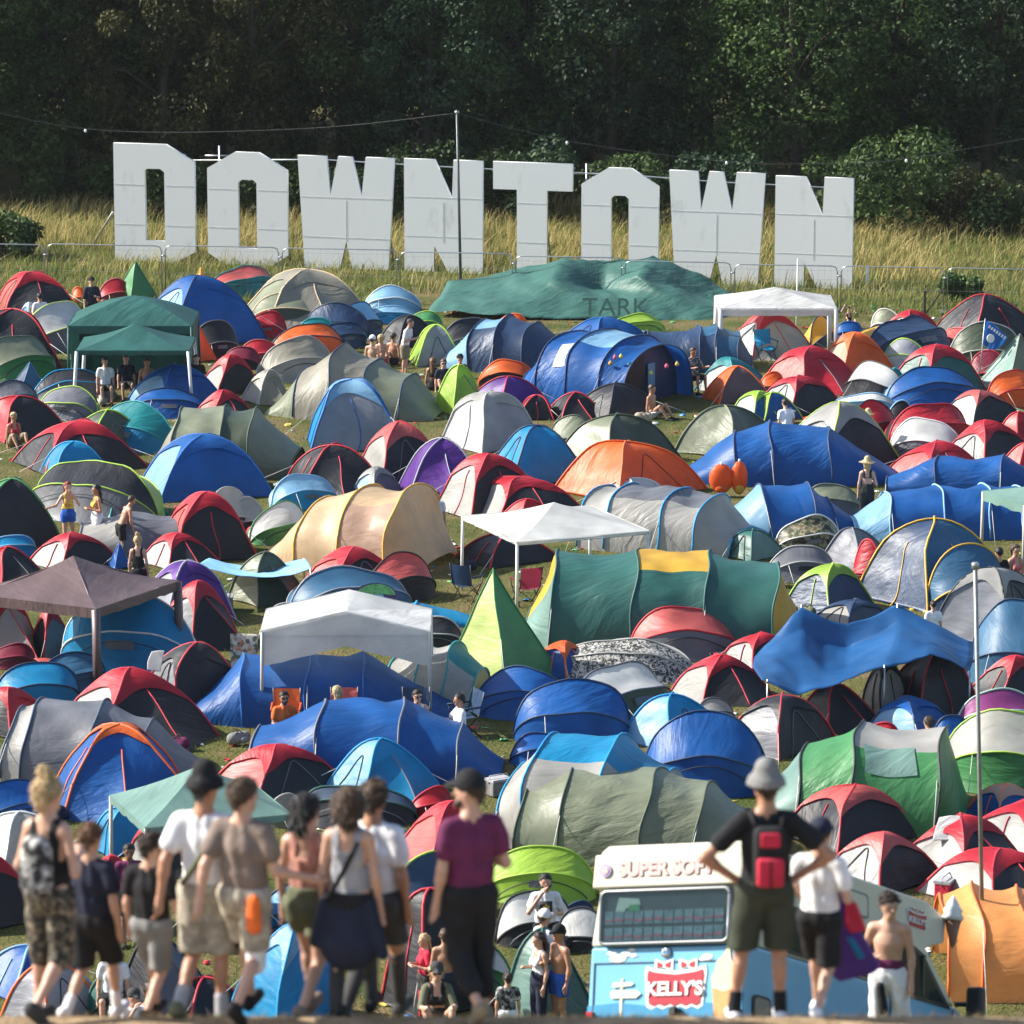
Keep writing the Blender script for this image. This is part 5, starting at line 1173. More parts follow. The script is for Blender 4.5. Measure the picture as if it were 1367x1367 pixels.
    if hair:
        hc, st = hair; c0 = .010; hp_ = [(hx(0, .018, .045), hx(0, -.0, .05), .088 + c0, .085 + c0, 1., .03), (hx(0, .035, .02), hx(0, .043, -.05), .076, .054, 1., .03)]
        fr = lambda X, Y, Z: -((Y - hd[1]) * math.cos(tz) - (X - hd[0]) * math.sin(tz)) - .02 - np.clip((Z - hd[2] - .035) * 1.6, -.10, .12)
        if st == 'bun': hp_ += [(hx(-.015, .03, .172), hx(.02, .04, .185), .044, .042, 1., .008), (hx(0, .05, .06), hx(0, .06, -.05), .078, .05, 1., .03)]
        if st == 'long': hp_ += [(hx(0, .05, .02), hx(0, .10, -.30), .088, .06, 1.1, .04), (hx(-.06, .04, -.02), hx(-.075, .05, -.24), .05, .04), (hx(.06, .04, -.02), hx(.075, .05, -.24), .05, .04)]
        if st == 'tail': hp_ += [(hx(0, .08, .05), hx(0, .13, -.16), .04, .025, 1., .03)]
        if st == 'mid': hp_ += [(hx(-.045, .035, .03), hx(-.06, .05, -.10), .074, .05, 1., .04), (hx(.045, .035, .03), hx(.06, .05, -.09), .074, .048, 1., .04), (hx(0, .05, .03), hx(0, .07, -.10), .078, .052, 1., .04)]
        if st == 'curly': hp_ += [(hx(.08 * math.cos(i * 1.3), .05 + .05 * math.sin(i * 2.1), .02 - .03 * i), hx(.09 * math.cos(i * 1.3), .06 + .05 * math.sin(i * 2.1), -.02 - .03 * i), .05, .045, 1., .02) for i in range(9)]
        V, Q = sd_grid(hp_, rc * .8, .02, [fr] + ([lambda X, Y, Z: hd[2] - .075 - Z] if st == 'short' else [])); V = rough(V, hd, .006 if st != 'bun' else .0065, 60); n = 1500 if res < .014 else (350 if res < .02 else 0)
        if hat: n //= 4
        if n:   # loose strands over the surface
            b0 = V[RNG.integers(0, len(V), n)]; b0 = b0[b0[:, 2] < hd[2] + (.0 if hat else 1)]; n = len(b0); o = b0 - hd; o /= np.linalg.norm(o, axis=1)[:, None] + 1e-6; g = np.array((0, .35, -.75)) if st != 'short' else np.array((0, .1, -.35))
            d = o * .45 + g + RNG.normal(0, .35, (n, 3)); d /= np.linalg.norm(d, axis=1)[:, None]; ln = RNG.uniform(.018, .05, n)[:, None] * (1.6 if st in ('long', 'mid', 'curly') else .8)
            sd_ = np.cross(d, o); sd_ /= np.linalg.norm(sd_, axis=1)[:, None] + 1e-6
            T = np.stack([b0 - sd_ * .004, b0 + sd_ * .004, b0 + d * ln + sd_ * .001, b0 + d * ln - sd_ * .001], 1).reshape(-1, 3); Q = np.concatenate([Q, np.arange(4 * n).reshape(-1, 4) + len(V)]); V = np.concatenate([V, T])
        np_mesh('hair', V, Q, hairm(hc), r)
    if hat:
        ht, c = hat
        if ht == 'bucket': V, Q = sd_grid([(hx(0, .005, .085), hx(0, .005, .125), .101, .084, 1., .02)] + [(hx(.105 * math.cos(t), .105 * math.sin(t), .055), hx(.130 * math.cos(t), .130 * math.sin(t), .015), .016, .010, 1., .035) for t in np.arange(0, 6.28, .3)], rc, .02, [lambda X, Y, Z: hd[2] + .012 - Z])
        elif ht == 'straw': V, Q = sd_grid([(hx(0, .005, .085), hx(0, .005, .13), .104, .08, 1., .02)] + [(hx(.1 * math.cos(t), .1 * math.sin(t), .06), hx(.21 * math.cos(t), .21 * math.sin(t), .035), .014, .010, 1., .03) for t in np.arange(0, 6.28, .25)], rc, .02, [lambda X, Y, Z: hd[2] + .015 - Z])
        else:
            k = -1 if ht == 'cap' else 1
            V, Q = sd_grid([(hx(0, .01, .06), hx(0, .0, .07), .106, .102, 1., .02), (hx(0, k * .10, .055), hx(0, k * .165, .035), .03, .022, 1.), (hx(-.04, k * .09, .055), hx(-.035, k * .15, .035), .014, .012), (hx(.04, k * .09, .055), hx(.035, k * .15, .035), .014, .012)], rc, .02, [lambda X, Y, Z: hd[2] + .022 - Z])
        np_mesh('hat' if ht in ('bucket', 'straw') else 'cap', V, Q, cloth(c) if ht != 'straw' else plain('straw', (.5, .38, .2), .8, var=.2), r)
    if face:
        ew = plain('eye', (.03, .02, .018), .2, var=0)
        for sx in (-1, 1): MB().ell(tuple(hx(sx * .033, -.087, .012)), (.011, .007, .006), 8).build('eye', ew, r)
        MB().ell(tuple(hx(0, -.092, -.050)), (.022, .008, .005), 8).build('lips', plain('lips', (.35, .12, .10), .5, var=0), r)
        if 'shades' in items: MB().ell(tuple(hx(-.036, -.098, .012)), (.03, .012, .022), 10).ell(tuple(hx(.036, -.098, .012)), (.03, .012, .022), 10).tube([hx(-.088, 0, .022), hx(-.07, -.085, .022), hx(.07, -.085, .022), hx(.088, 0, .022)], .006, 5).build('sunglasses', plain('dark_lens', (.01, .01, .012), .12, var=0), r)
        for sx in (-1, 1): MB().tube([hx(sx * .02, -.094, .034), hx(sx * .05, -.084, .036)], .0032, 4).build('eyebrow', hairm((hair or ('n', ''))[0]), r)
    if 'beard' in items: V, Q = sd_grid([(hx(-.05, -.05, -.06), hx(0, -.075, -.09), .03, .034), (hx(.05, -.05, -.06), hx(0, -.075, -.09), .03, .034)], rc, .02); np_mesh('beard', V, Q, hairm(hair[0]), r)
    prop(r, label, 'person', group); r['_J'] = [float(x) for x in np.concatenate([J['w-1'], J['w1'], J['k-1'], J['k1'], hd])]
    r['_dz'] = dz
    return r, J, O, hx
def extra(r, prims, name, m, res=.014, k=.03, cuts=()):
    V, Q = sd_grid(prims, res, k, cuts); return np_mesh(name, V, Q, m, r)
GW = 'people walking along the crest of the hill'
def build_walkers():
    def W(px, head, foot_d, label, rz=180, Hs=None, **k):
        Y = CREST + foot_d; z = ground_z(Y) - .01; p = at_y(px, 1360, Y); H = at_y(px, head, Y).z - z
        hs = .04 if not k.get('hat') else .07
        return person((p.x, Y, z), rad(rz), H * 1.0 - hs, label, res=.013, group=GW, face=False, **k)
    # blonde woman, black vest, patterned backpack, camouflage shorts
    r, J, O, hx = W(70, 1034, .15, 'woman with blonde bun in black vest with patterned backpack and camouflage shorts', 152, arms=('bent', 'bent'), legs=('back', 'st'), top='K', sleeves=-1, bot='X', shorts=1.12, hair=('b', 'bun'), shoe='n', female=True, turn=-.2)
    extra(r, [(O(0, .16, 1.06), O(0, .155, 1.28), .135, .12, 1.5), (O(0, .21, 1.05), O(0, .20, 1.13), .09, .085, 1.6)], 'backpack', cloth('Z'))
    r, J, O, hx = W(125, 1096, .9, 'boy with ginger brown hair in navy tee and black shorts', 158, arms=('hang', 'swf'), legs=('fwd', 'back'), top='b', bot='K', hair=('g', 'short'), shoe='W', sock='W', shorts=.95, turn=-.3)
    r, J, O, hx = W(204, 1108, .7, 'boy with cropped brown hair in black tee and grey shorts', 160, arms=('bent', 'hang'), legs=('back', 'fwd'), top='K', bot='g', hair=('n', 'short'), shoe='K', turn=-.45, shorts=.92, fat=1.05)
    r, J, O, hx = W(277, 1018, .35, 'man in black bucket hat, white tee with green strap and khaki cargo shorts', 165, arms=('hang', 'swb'), legs=('st', 'back'), top='W', bot='C', hair=('k', 'short'), hat=('bucket', 'K'), shoe='S', sock='q', shorts=.98, look='t', turn=-.35)
    mb = MB().tube([O(-.12, .14, 1.38), O(-.02, .165, 1.2), O(.12, .14, 1.0)], .022, 6); mb.build('bag_strap', cloth('S'), r)
    r, J, O, hx = W(328, 1036, .05, 'man in taupe tee with white knee bandage and camouflage shorts', 158, arms=('fore', 'swb'), legs=('back', 'fwd'), top='T', bot='C', hair=('h', 'short'), shoe='K', shorts=.9, turn=-.5, look='p', fat=1.08)
    k = J['k-1']; extra(r, [(k + np.array((0, 0, .06)), k + np.array((0, 0, -.07)), .077, .07)], 'knee_bandage', cloth('W'))
    extra(r, [(O(-.13, .12, .74), O(-.13, .12, .92), .06, .05, 1.5)], 'orange_cloth', cloth('O'))
    r, J, O, hx = W(412, 1056, .45, 'woman with dark tied hair in pink strap top and olive shorts', 160, arms=('hang', 'hang'), legs=('back', 'fwd'), top='Q', sleeves=-1, bot='S', hair=('k', 'mid'), shoe='T', female=True, hem=1.0, shorts=.55, turn=-.5)
    r, J, O, hx = W(500, 1040, 1.0, 'man in plain white tee behind woman with the crossbody strap', 160, arms=('hang', 'hang'), legs=('fwd', 'back'), top='W', bot='n', hair=('h', 'short'), shoe='n', sock='n+', look='t', fat=1.08)
    r, J, O, hx = W(468, 1048, .1, 'woman in pale vest with black crossbody strap and navy jacket round her waist', 166, arms=('hang', 'hang'), legs=('fwd', 'st'), top='q', sleeves=-1, bot='K', hair=('h', 'mid'), shoe='K', sock='n+', female=True, shorts=.5)
    extra(r, [(O(0, .0, .98), O(0, .02, .62), .165, .23, 1.25), (O(-.16, .05, .9), O(-.27, .07, .55), .06, .045), (O(.16, .05, .9), O(.25, .05, .6), .06, .045)], 'tied_jacket', cloth('b'), cuts=[lambda X, Y, Z: Z - .99])
    MB().tube([O(-.10, .13, 1.40), O(-.02, .155, 1.22), O(.10, .16, 1.0), O(.16, .08, .92)], .020, 6).build('bag_strap', cloth('K'), r)
    r, J, O, hx = W(628, 1024, .1, 'bearded man in burgundy tee, black cap and dark trousers', 205, arms=('bent', 'hang'), legs=('st', 'back'), top='M', bot='K', hair=('n', 'short'), hat=('cap', 'K'), shoe='k', sock=None, shorts=1.65, turn=.8, items=('beard',), fat=1.1)
    r, J, O, hx = W(1020, 1016, .15, 'man in grey bucket hat and black tee with red backpack, hands on hips', 184, arms=('akimbo', 'akimbo'), legs=('st', 'wide'), top='K', bot='F', hair=('n', 'short'), hat=('bucket', 'g'), shoe='W', sock='K', shorts=.95, look='t', fat=1.03)
    def rbox(c, d, nm, m, bw=.03):
        o = MB().box(O(*c), d).build(nm, m, r); bv = o.modifiers.new('soft', 'BEVEL'); bv.width = bw; bv.segments = 4
    rbox((0, .175, 1.20), (.22, .13, .42), 'backpack', cloth('K'), .05); rbox((0, .25, 1.11), (.185, .06, .20), 'backpack_pocket', cloth('R'), .028); rbox((0, .235, 1.33), (.135, .03, .10), 'backpack_badge', cloth('R'), .014); rbox((0, .283, 1.11), (.012, .006, .19), 'pocket_zip', cloth('K'), .002)
    for sx in (-1, 1): MB().tube([O(sx * .09, .15, 1.40), O(sx * .11, .03, 1.475), O(sx * .11, -.10, 1.40)], .018, 6).build('shoulder_strap', cloth('K'), r)
    r, J, O, hx = W(1092, 1086, .35, 'man in white tee and black shorts carrying a purple bag beside the van', 160, arms=('bent', 'swf'), legs=('back', 'fwd'), top='W', bot='K', hair=('n', 'short'), hat=('cap', 'b'), shoe='W', shorts=.95, turn=-.3, fat=1.0)
    yb = r.location.y + .16; pt = lambda L: [at_y(x, y, yb) for x, y in L]
    def slab(L, nm, m, par, y0, th):
        P = [p - par.location for p in pt(L)]; o = MB().prism([(p.x, p.z) for p in P], y0, y0 + th).build(nm, m, par, False); bv = o.modifiers.new('soft', 'BEVEL'); bv.width = .02; bv.segments = 3; return o
    c = at_y(1135, 1305, yb); b = empty('shopping_bag', c)
    slab([(1112, 1172), (1124, 1172), (1140, 1205), (1152, 1248), (1176, 1292), (1166, 1301), (1120, 1312), (1108, 1300), (1110, 1230)], 'bag_body', fabric('P'), b, 0, .10)
    slab([(1128, 1200), (1144, 1206), (1157, 1242), (1136, 1246), (1128, 1236)], 'red_cloth', cloth('R'), b, -.02, .06)
    slab([(1128, 1250), (1140, 1252), (1156, 1278), (1146, 1282)], 'teal_panel', fabric('C'), b, -.012, .03)
    prop(b, 'purple bag with red and teal panels held by the man in white tee', 'bag')
    # shirtless man by the van, further down the slope, facing us
    Y = 42.5; z = ground_z(Y); p = at_y(1186, 1300, Y); H = at_y(1186, 1192, Y).z - z
    q = person((p.x, Y, z), rad(-14), min(1.86, H - .02), 'shirtless young man in white trousers facing us beside the ice cream van', arms=('bent', 'hang'), legs=('st', 'wide'), top=None, bot='W', hair=('n', 'short'), shoe='W', res=.013, shorts=1.8, turn=.5)[0]
    extra(q, [((0, 0, .985), (0, 0, 1.01), .155, .155, 1.35)], 'waistband', cloth('M')); extra(q, [((-.06, -.13, .84), (-.02, -.15, .60), .04, .05)], 'black_cloth', cloth('K'))
def build_campers():
    def Pn(px, head, label, rz, H=1.72, hz=None, **k):
        """standing or sitting person found from the pixel of the top of the head"""
        pose = k.get('legs', ('st', 'st'))[0]; top = H * (1 if pose not in ('sit', 'chair') else (.55 if pose == 'sit' else .76))
        c = at_z(px, head, top); k.setdefault('res', .022)
        return person((c.x, c.y, 0), rad(rz), H, label, **k)
    SIT = ('sit', 'sit'); CH = ('chair', 'chair')
    Pn(122, 371, 'man in dark cap and navy jacket standing beside tiny orange tent', 10, top='b', bot='K', hat=('cap', 'K'), arms=('hang', 'bent'), sleeves=.95)
    Pn(53, 392, 'dark haired person sitting behind pale blue tent near the fence', 200, legs=SIT, top='W', hair=('k', 'short'))
    for (px, hy, lab, kw) in ((140, 478, 'person in white tee sitting in shade under the small dark green gazebo', dict(top='W')), (168, 474, 'person in dark top sitting deep under the small dark green gazebo', dict(top='b')), (196, 479, 'shirtless man sitting at the back of the small dark green gazebo', dict(top=None, look='t')), (262, 474, 'head of a person peeping right of the small gazebo legs', dict(top='K'))):
        Pn(px, hy, lab, 10, legs=CH, **kw)
    Pn(540, 426, 'man in white tee leaning over the seated sunbathers', 70, top='W', bot='k', arms=('bent', 'bent'), lean=.25)
    Pn(497, 449, 'bare backed sunbather in pale hat sitting between stone tunnel and grey lime dome', 160, legs=SIT, top=None, hat=('cap', 'W'), bot='k')
    Pn(509, 447, 'blonde bare shouldered sunbather sitting second in the row of sunbathers', 170, legs=SIT, top=None, hair=('b', 'mid'), bot='R', female=True)
    Pn(525, 445, 'brown haired shirtless sunbather sitting before the man in white tee', 150, legs=SIT, top=None, hair=('n', 'short'), bot='b', look='t')
    Pn(578, 478, 'woman with long brown hair and bare back sitting by the lime pointed dome', 170, legs=SIT, top='K', sleeves=-1, hair=('g', 'long'), female=True, hem=1.2, look='t')
    Pn(592, 480, 'man in sunglasses sitting beside the long haired woman', 10, legs=SIT, top='b', hair=('h', 'short'), items=('shades',))
    Pn(614, 474, 'person in dark cap and patterned top sitting behind lime pointed dome', 20, legs=SIT, top='Z', hat=('cap', 'K'))
    Pn(925, 465, 'man in black and white patterned shirt sitting by the big blue tunnel porch', 35, legs=CH, top='Z', bot='K', arms=('knee', 'knee'), look='t')
    Pn(870, 514, 'shirtless sunburnt person crouching in the porch of the big blue tunnel', 60, legs=SIT, top=None, bot='W', hair=('n', 'short'), look='t')
    Pn(18, 551, 'woman in bikini top sitting on the ground beside the heaped red tent', 30, legs=SIT, top='R', sleeves=-1, hem=1.2, bot='k', hair=('b', 'tail'), female=True, look='t')
    Pn(90, 644, 'woman with long red hair in orange top and denim shorts raising a drink', 20, H=1.66, arms=('reach', 'face'), top='Y', sleeves=-1, hem=1.08, bot='B', shorts=.4, hair=('r', 'long'), female=True, res=.019)
    Pn(129, 648, 'woman with long black hair in bikini top facing the redhead', -70, H=1.66, arms=('bent', 'bent'), top='Y', sleeves=-1, hem=1.2, bot='W', shorts=.4, hair=('k', 'long'), female=True, look='t', res=.019)
    Pn(160, 664, 'bent over person with bare back behind the black haired woman', 120, H=1.5, legs=('st', 'st'), top=None, bot='K', lean=.5, hair=('n', 'short'), look='t')
    Pn(184, 716, 'woman with blonde bun and black patterned backpack seen from behind', 178, H=1.68, top='K', sleeves=-1, bot='K', hair=('b', 'bun'), female=True, res=.019)
    Pn(583, 657, 'child in white tee walking between beige tunnel and purple dome', 10, H=1.45, top='W', bot='b', hair=('h', 'short'), arms=('swf', 'hang'))
    Pn(1158, 613, 'woman in straw hat with bare back and black trousers seen from behind', 176, H=1.7, top='K', sleeves=-1, hem=1.28, bot='K', shorts=1.3, hair=('b', 'mid'), hat=('straw', 'K'), female=True, arms=('bent', 'hang'), res=.018)
    Pn(1052, 535, 'person in white shirt bending by the lime poled blue dome', 200, H=1.6, top='W', bot='K', lean=.3)
    Pn(1159, 549, 'person in pale sun hat sitting behind the lime edged black dome', 190, legs=CH, top='W', hat=('straw', 'K'))
    Pn(1356, 728, 'bare shouldered woman sitting under the pale green gazebo at the picture edge', 30, legs=CH, top='P', sleeves=-1, female=True, hair=('n', 'mid'))
    Pn(1334, 732, 'person in dark top sitting next to the bare shouldered woman', 200, legs=CH, top='K', hair=('k', 'short'))
    Pn(379, 924, 'man in orange tee and sunglasses sitting under the arched white gazebo', 15, legs=CH, top='O', hair=('k', 'short'), items=('shades', 'beard'), arms=('lap', 'lap'), res=.018, look='t')
    Pn(450, 917, 'blonde woman with bare shoulders sitting under the arched white gazebo', 200, legs=CH, top='P', sleeves=-1, hair=('b', 'long'), female=True, res=.018)
    Pn(557, 922, 'man in sunglasses and white tank top sitting in navy camp chair', 20, legs=CH, top='W', sleeves=-1, hair=('k', 'short'), items=('shades',), res=.018)
    Pn(614, 927, 'man in white tee sitting sideways and reading beside blue hooped tents', -75, legs=CH, top='W', hair=('k', 'short'), arms=('knee', 'lap'), look='t', res=.018)
    Pn(1246, 803, 'dark haired person in white shirt behind blue tarpaulin peak', 190, H=1.3, top='W', hair=('k', 'short'))
    Pn(1240, 958, 'shirtless man with dark shoulder straps seen from behind by the green tunnel', 200, H=1.7, top=None, bot='K', hair=('n', 'short'), res=.018)
    Pn(1133, 410, 'reclining woman in black top lifting her arms near the fence', 20, H=1.2, legs=SIT, top='K', arms=('up', 'up'), sleeves=-1, hair=('k', 'mid'), female=True)
    Pn(172, 1128, 'dark skinned man in burgundy top with necklace facing us between the boys', 8, H=1.75, top='M', bot='K', hair=('k', 'short'), look='d', res=.016)
    Pn(150, 1262, 'person in cap sitting low between the two boys', 0, legs=CH, top='W', hat=('cap', 'b'), res=.016)
    Pn(200, 1312, 'sunbather with blue bag sitting at the feet of the boy in grey shorts', 60, legs=SIT, top=None, bot='B', hair=('n', 'short'), res=.016, look='t')
    Pn(178, 1322, 'person in dark cap with hand to mouth sitting beside that sunbather', 30, legs=SIT, top='W', hat=('cap', 'n'), arms=('face', 'lap'), res=.016)
    Pn(567, 1248, 'girl with blonde ponytail in pink red top standing side on', -70, H=1.45, top='R', bot='n', hair=('b', 'tail'), arms=('bent', 'bent'), female=True, res=.015, shorts=.6)
    Pn(594, 1242, 'shirtless man with cropped hair seen from behind by the girl in pink', 175, H=1.6, top=None, bot='b', hair=('h', 'short'), res=.015, look='t')
    c = at_y(583, 1330, 60); r, J, O, hx = person((c.x, 60, at_y(583, 1284, 60).z - .98), rad(6), 1.72, 'woman in black bikini top, olive shirt and cap sitting and facing us', legs=SIT, top='K', sleeves=-1, hem=1.18, bot='K', hat=('cap', 'n'), hair=('b', 'mid'), female=True, arms=('knee', 'knee'), res=.014, items=('shades',), shorts=.3)
    for sx in (-1, 1): extra(r, [(J['s%d' % sx], J['e%d' % sx], .066, .058), (J['s%d' % sx] + np.array((-sx * .04, .02, .01)), O(sx * .13, .03, 1.05), .07, .06)], 'open_shirt', cloth('S'), .016)
    r, J, O, hx = Pn(728, 1168, 'man in white tee with dark gold print holding his phone to his face', 5, H=1.8, top='W', bot='K', hair=('k', 'short'), arms=('face', 'bent'), items=('beard',), res=.015)
    MB().box(O(0, -.135, 1.24), (.2, .02, .24)).build('tee_print', cloth('n'), r); MB().ell(O(-.035, -.148, 1.26), (.022, .004, .035), 8).ell(O(.035, -.148, 1.26), (.022, .004, .035), 8).ell(O(0, -.148, 1.28), (.022, .004, .045), 8).box(O(0, -.148, 1.20), (.11, .006, .014)).box(O(0, -.148, 1.17), (.09, .006, .012)).build('trefoil_mark', cloth('Y'), r)
    Pn(726, 1217, 'man in white cap and white top behind the curly haired woman', 120, H=1.72, top='W', bot='q', hat=('cap', 'W'), hair=('h', 'short'), res=.015)
    Pn(720, 1246, 'woman with long curly brown hair in white top and navy patterned trousers', -60, H=1.64, top='W', sleeves=-1, hem=1.06, bot='b', shorts=1.9, hair=('n', 'curly'), female=True, res=.015, arms=('bent', 'hang'))
    Pn(747, 1237, 'muscular shirtless man in black cap and blue shorts with white stripe', -55, H=1.76, top=None, bot='B', shorts=.6, hat=('cap', 'K'), hair=('k', 'short'), res=.015, look='t', arms=('bent', 'hang'), fat=1.06)
    Pn(678, 1300, 'person in black and white patterned shirt behind the man in burgundy', 180, H=1.3, top='Z', bot='W', hair=('n', 'short'), res=.016)
# ------------------------------------------------------------------ ice cream van parked nose down on the slope
def build_van():
    blue = plain('van_blue', (.16, .42, .62), .3, var=.05, scale=2); cream = plain('van_cream', (.62, .58, .46), .35, var=.05, scale=2)
    sea = plain('van_sea', (.05, .25, .42), .3, var=.1); black = plain('van_rubber', (.012, .012, .013), .5, var=0); dark = plain('van_dark_inside', (.03, .04, .045), .6, var=.2)
    red = plain('badge_red', (.42, .02, .035), .4, var=.05); wht = plain('badge_white', (.78, .77, .72), .4, var=0); pink = plain('letter_pink', (.60, .38, .36), .5, var=.05); pinkd = plain('letter_shadow', (.36, .18, .17), .5, var=0)
    gl, n, b, out = nt('van_glass'); b.inputs['Base Color'].default_value = (.03, .05, .055, 1); b.inputs['Roughness'].default_value = .04; b.inputs['Specular IOR Level'].default_value = .9
    tp = n.nodes.new('ShaderNodeBsdfTransparent'); tp.inputs[0].default_value = (.75, .85, .85, 1); mx = n.nodes.new('ShaderNodeMixShader'); mx.inputs[0].default_value = .74; n.links.new(b.outputs[0], mx.inputs[1]); n.links.new(tp.outputs[0], mx.inputs[2]); n.links.new(mx.outputs[0], out.inputs[0])
    psi = rad(32); yy = 48.0; c = at_y(884, 1330, yy)
    fwd = Vector((math.sin(psi), math.cos(psi), 0)); fwd.z = -SLOPE * fwd.y; fwd.normalize(); nrm = Vector((0, SLOPE, 1)).normalized(); rt = fwd.cross(nrm).normalized()
    M = Matrix((rt, fwd, nrm)).transposed().to_4x4(); M.translation = Vector((c.x, yy, ground_z(yy)))
    r = empty('ice_cream_van'); r.matrix_world = M @ Matrix.Rotation(rad(-5.6), 4, 'X') @ Matrix.Diagonal((1, 1.48, 1, 1))
    def wz(z): return 1.0 - max(0, z - 1.2) * .055
    def shell(prof, name, m, par=r, dx=0):
        V, Fc = [], []; nn = len(prof)
        for sx in (-1, 1):
            for y, z in prof: V.append((sx * (wz(z) + dx), y, z))
        Fc = [tuple(range(nn))[::-1], tuple(range(nn, 2 * nn))] + [(i, (i + 1) % nn, nn + (i + 1) % nn, nn + i) for i in range(nn)]
        o = mesh_obj(name, V, Fc, m, par, False); bv = o.modifiers.new('soft', 'BEVEL'); bv.width = .035; bv.segments = 3; bv.limit_method = 'ANGLE'; return o
    shell([(0, .38), (0, 1.47), (3.75, 1.47), (4.15, 1.25), (4.75, 1.08), (4.92, .85), (4.95, .42)], 'lower_body', blue)
    shell([(.0, 1.474), (.05, 2.10), (.0, 2.14), (.02, 2.56), (.12, 2.66), (3.25, 2.66), (3.6, 2.52), (3.56, 2.22), (3.2, 2.08), (3.72, 1.474)], 'upper_body', cream)
    shell([(-.035, 2.13), (-.035, 2.52), (.02, 2.52), (.02, 2.13)], 'header_board', cream, dx=.03)
    MB().box((0, -.06, .50), (1.9, .12, .16)).build('bumper', black, r, False)
    def rr(cx, cz, w, h, rad_, n=5):
        P = []
        for sx, sz, a0 in ((1, 1, 0), (-1, 1, 90), (-1, -1, 180), (1, -1, 270)):
            for k in range(n + 1):
                a = rad(a0 + 90 * k / n); P.append((cx + sx * (w / 2 - rad_) + rad_ * math.cos(a), cz + sz * (h / 2 - rad_) + rad_ * math.sin(a)))
        return P
    def rear(poly, y0, y1, name, m, par=r): return MB().prism(poly, y0, y1).build(name, m, par, False)
    # rear window with stacked boxes of cans behind the glass
    tilt = .02
    w = rear(rr(-.02, 1.79, 1.66, .62, .07), -.012, .02, 'rear_window', black)
    rear(rr(-.02, 1.79, 1.58, .54, .05), -.020, -.010, 'window_inside', dark, w)
    mb, m2, m3 = MB(), MB(), MB()
    for row in range(2):
        for k in range(12):
            x = -.74 + k * .128; mb.box((x, -.024, 1.60 + row * .19), (.112, .012, .15)); m2.box((x, -.033, 1.565 + row * .19 + .008 * (k % 3)), (.10, .004, .022 + .008 * (k % 2)))
    mb.build('stacked_can', plain('can_blue_grey', (.22, .28, .36), .5, var=.4, scale=12), w, False); m2.build('can_label', plain('can_red', (.65, .10, .18), .5, var=.4, scale=20), w, False)
    m3.prism([(-.66, 1.86), (-.62, 2.02), (-.36, 2.0), (-.34, 1.93), (-.52, 1.9), (-.56, 1.84)], -.03, -.024).build('white_paper', wht, w, False)
    MB().prism([(-.50, 1.86), (-.48, 1.93), (-.36, 1.94), (-.34, 1.86)], -.034, -.030).build('green_paper', plain('paper_green', (.05, .35, .12), .5, var=0), w, False)
    rear(rr(-.02, 1.79, 1.60, .56, .05), -.046, -.040, 'window_pane', gl, w)
    MB().tube([(-.02 + p[0] + .02, -.03, p[1]) for p in rr(-.02, 1.79, 1.64, .60, .07)] + [(-.02 + rr(-.02, 1.79, 1.64, .60, .07)[0][0] + .02, -.03, rr(-.02, 1.79, 1.64, .6, .07)[0][1])], .026, 6).build('window_seal', plain('seal_grey', (.25, .26, .27), .4, .5, var=0), w)
    hb = r
    for s_, m_, y_, dx in (('SUPER SOFT', pinkd, -.038, .008), ('SUPER SOFT', pink, -.043, 0)):
        t = text(s_, .225, .002, m_, 'header_lettering', hb, bold=.012); t.rotation_euler = (math.pi / 2, 0, 0); t.location = (-.02 + dx, y_, 2.335 - dx)
    rear([(-.80 + .075 * math.cos(a), 2.33 + .075 * math.sin(a)) for a in np.linspace(0, 6.28, 20)[:-1]], -.05, -.035, 'header_roundel', plain('roundel_lilac', (.35, .26, .42), .5, var=0))
    rear([(-.80 + .045 * math.cos(a), 2.33 + .045 * math.sin(a)) for a in np.linspace(0, 6.28, 20)[:-1]], -.056, -.05, 'roundel_face', pink)
    # tailgate paintings
    rear([(-.99, .60), (-.99, .80), (-.6, .83), (-.2, .79), (.3, .83), (.7, .80), (.99, .82), (.99, .60)], -.006, .0, 'painted_sea', sea)
    MB().box((0, -.004, 1.28), (1.84, .008, .010)).box((-.92, -.004, 1.0), (.010, .008, .56)).box((.92, -.004, 1.0), (.010, .008, .56)).build('door_gap', black, r, False)
    MB().ell((.0, -.012, 1.385), (.065, .012, .065), 16).build('round_badge', plain('chrome_ring', (.5, .52, .55), .25, .9, var=0), r)
    MB().box((0, -.026, 1.385), (.075, .006, .012)).box((-.02, -.026, 1.40), (.012, .006, .05)).box((.02, -.026, 1.40), (.012, .006, .05)).build('badge_mark', sea, r, False)
    for grp in (((-.62, 1.33, .12, .05), (-.52, 1.38, .07, .04), (-.70, 1.39, .07, .03), (-.42, 1.36, .05, .025), (-.45, 1.43, .05, .02)), ((.52, 1.32, .08, .04), (.47, 1.30, .05, .03))):
        mb = MB()
        for x, z, a, q in grp: mb.ell((x, -.001, z), (a, .006, q), 12)
        mb.build('painted_cloud', wht, r)
    bx = .13
    def badge(cx, cz, s, par, side=False):
        top = [(-.40, .20), (-.38, .26), (-.30, .235), (-.20, .22), (0, .20), (.20, .22), (.30, .235), (.38, .26), (.40, .20)]
        bot = [(.38, 0), (.36, -.16)] + [(.30 - i * .075, -.16 - .03 * (i % 2 == 0)) for i in range(9)] + [(-.36, -.16), (-.38, 0)]
        P = [(cx + s * x, cz + s * z) for x, z in top + bot]; Wt = [(cx + s * x * 1.10, cz + s * (z * 1.22)) for x, z in top + bot]
        o = rear(Wt, -.008, .0, 'badge_border', wht, par); rear(P, -.014, -.008, 'badge_shield', red, par)
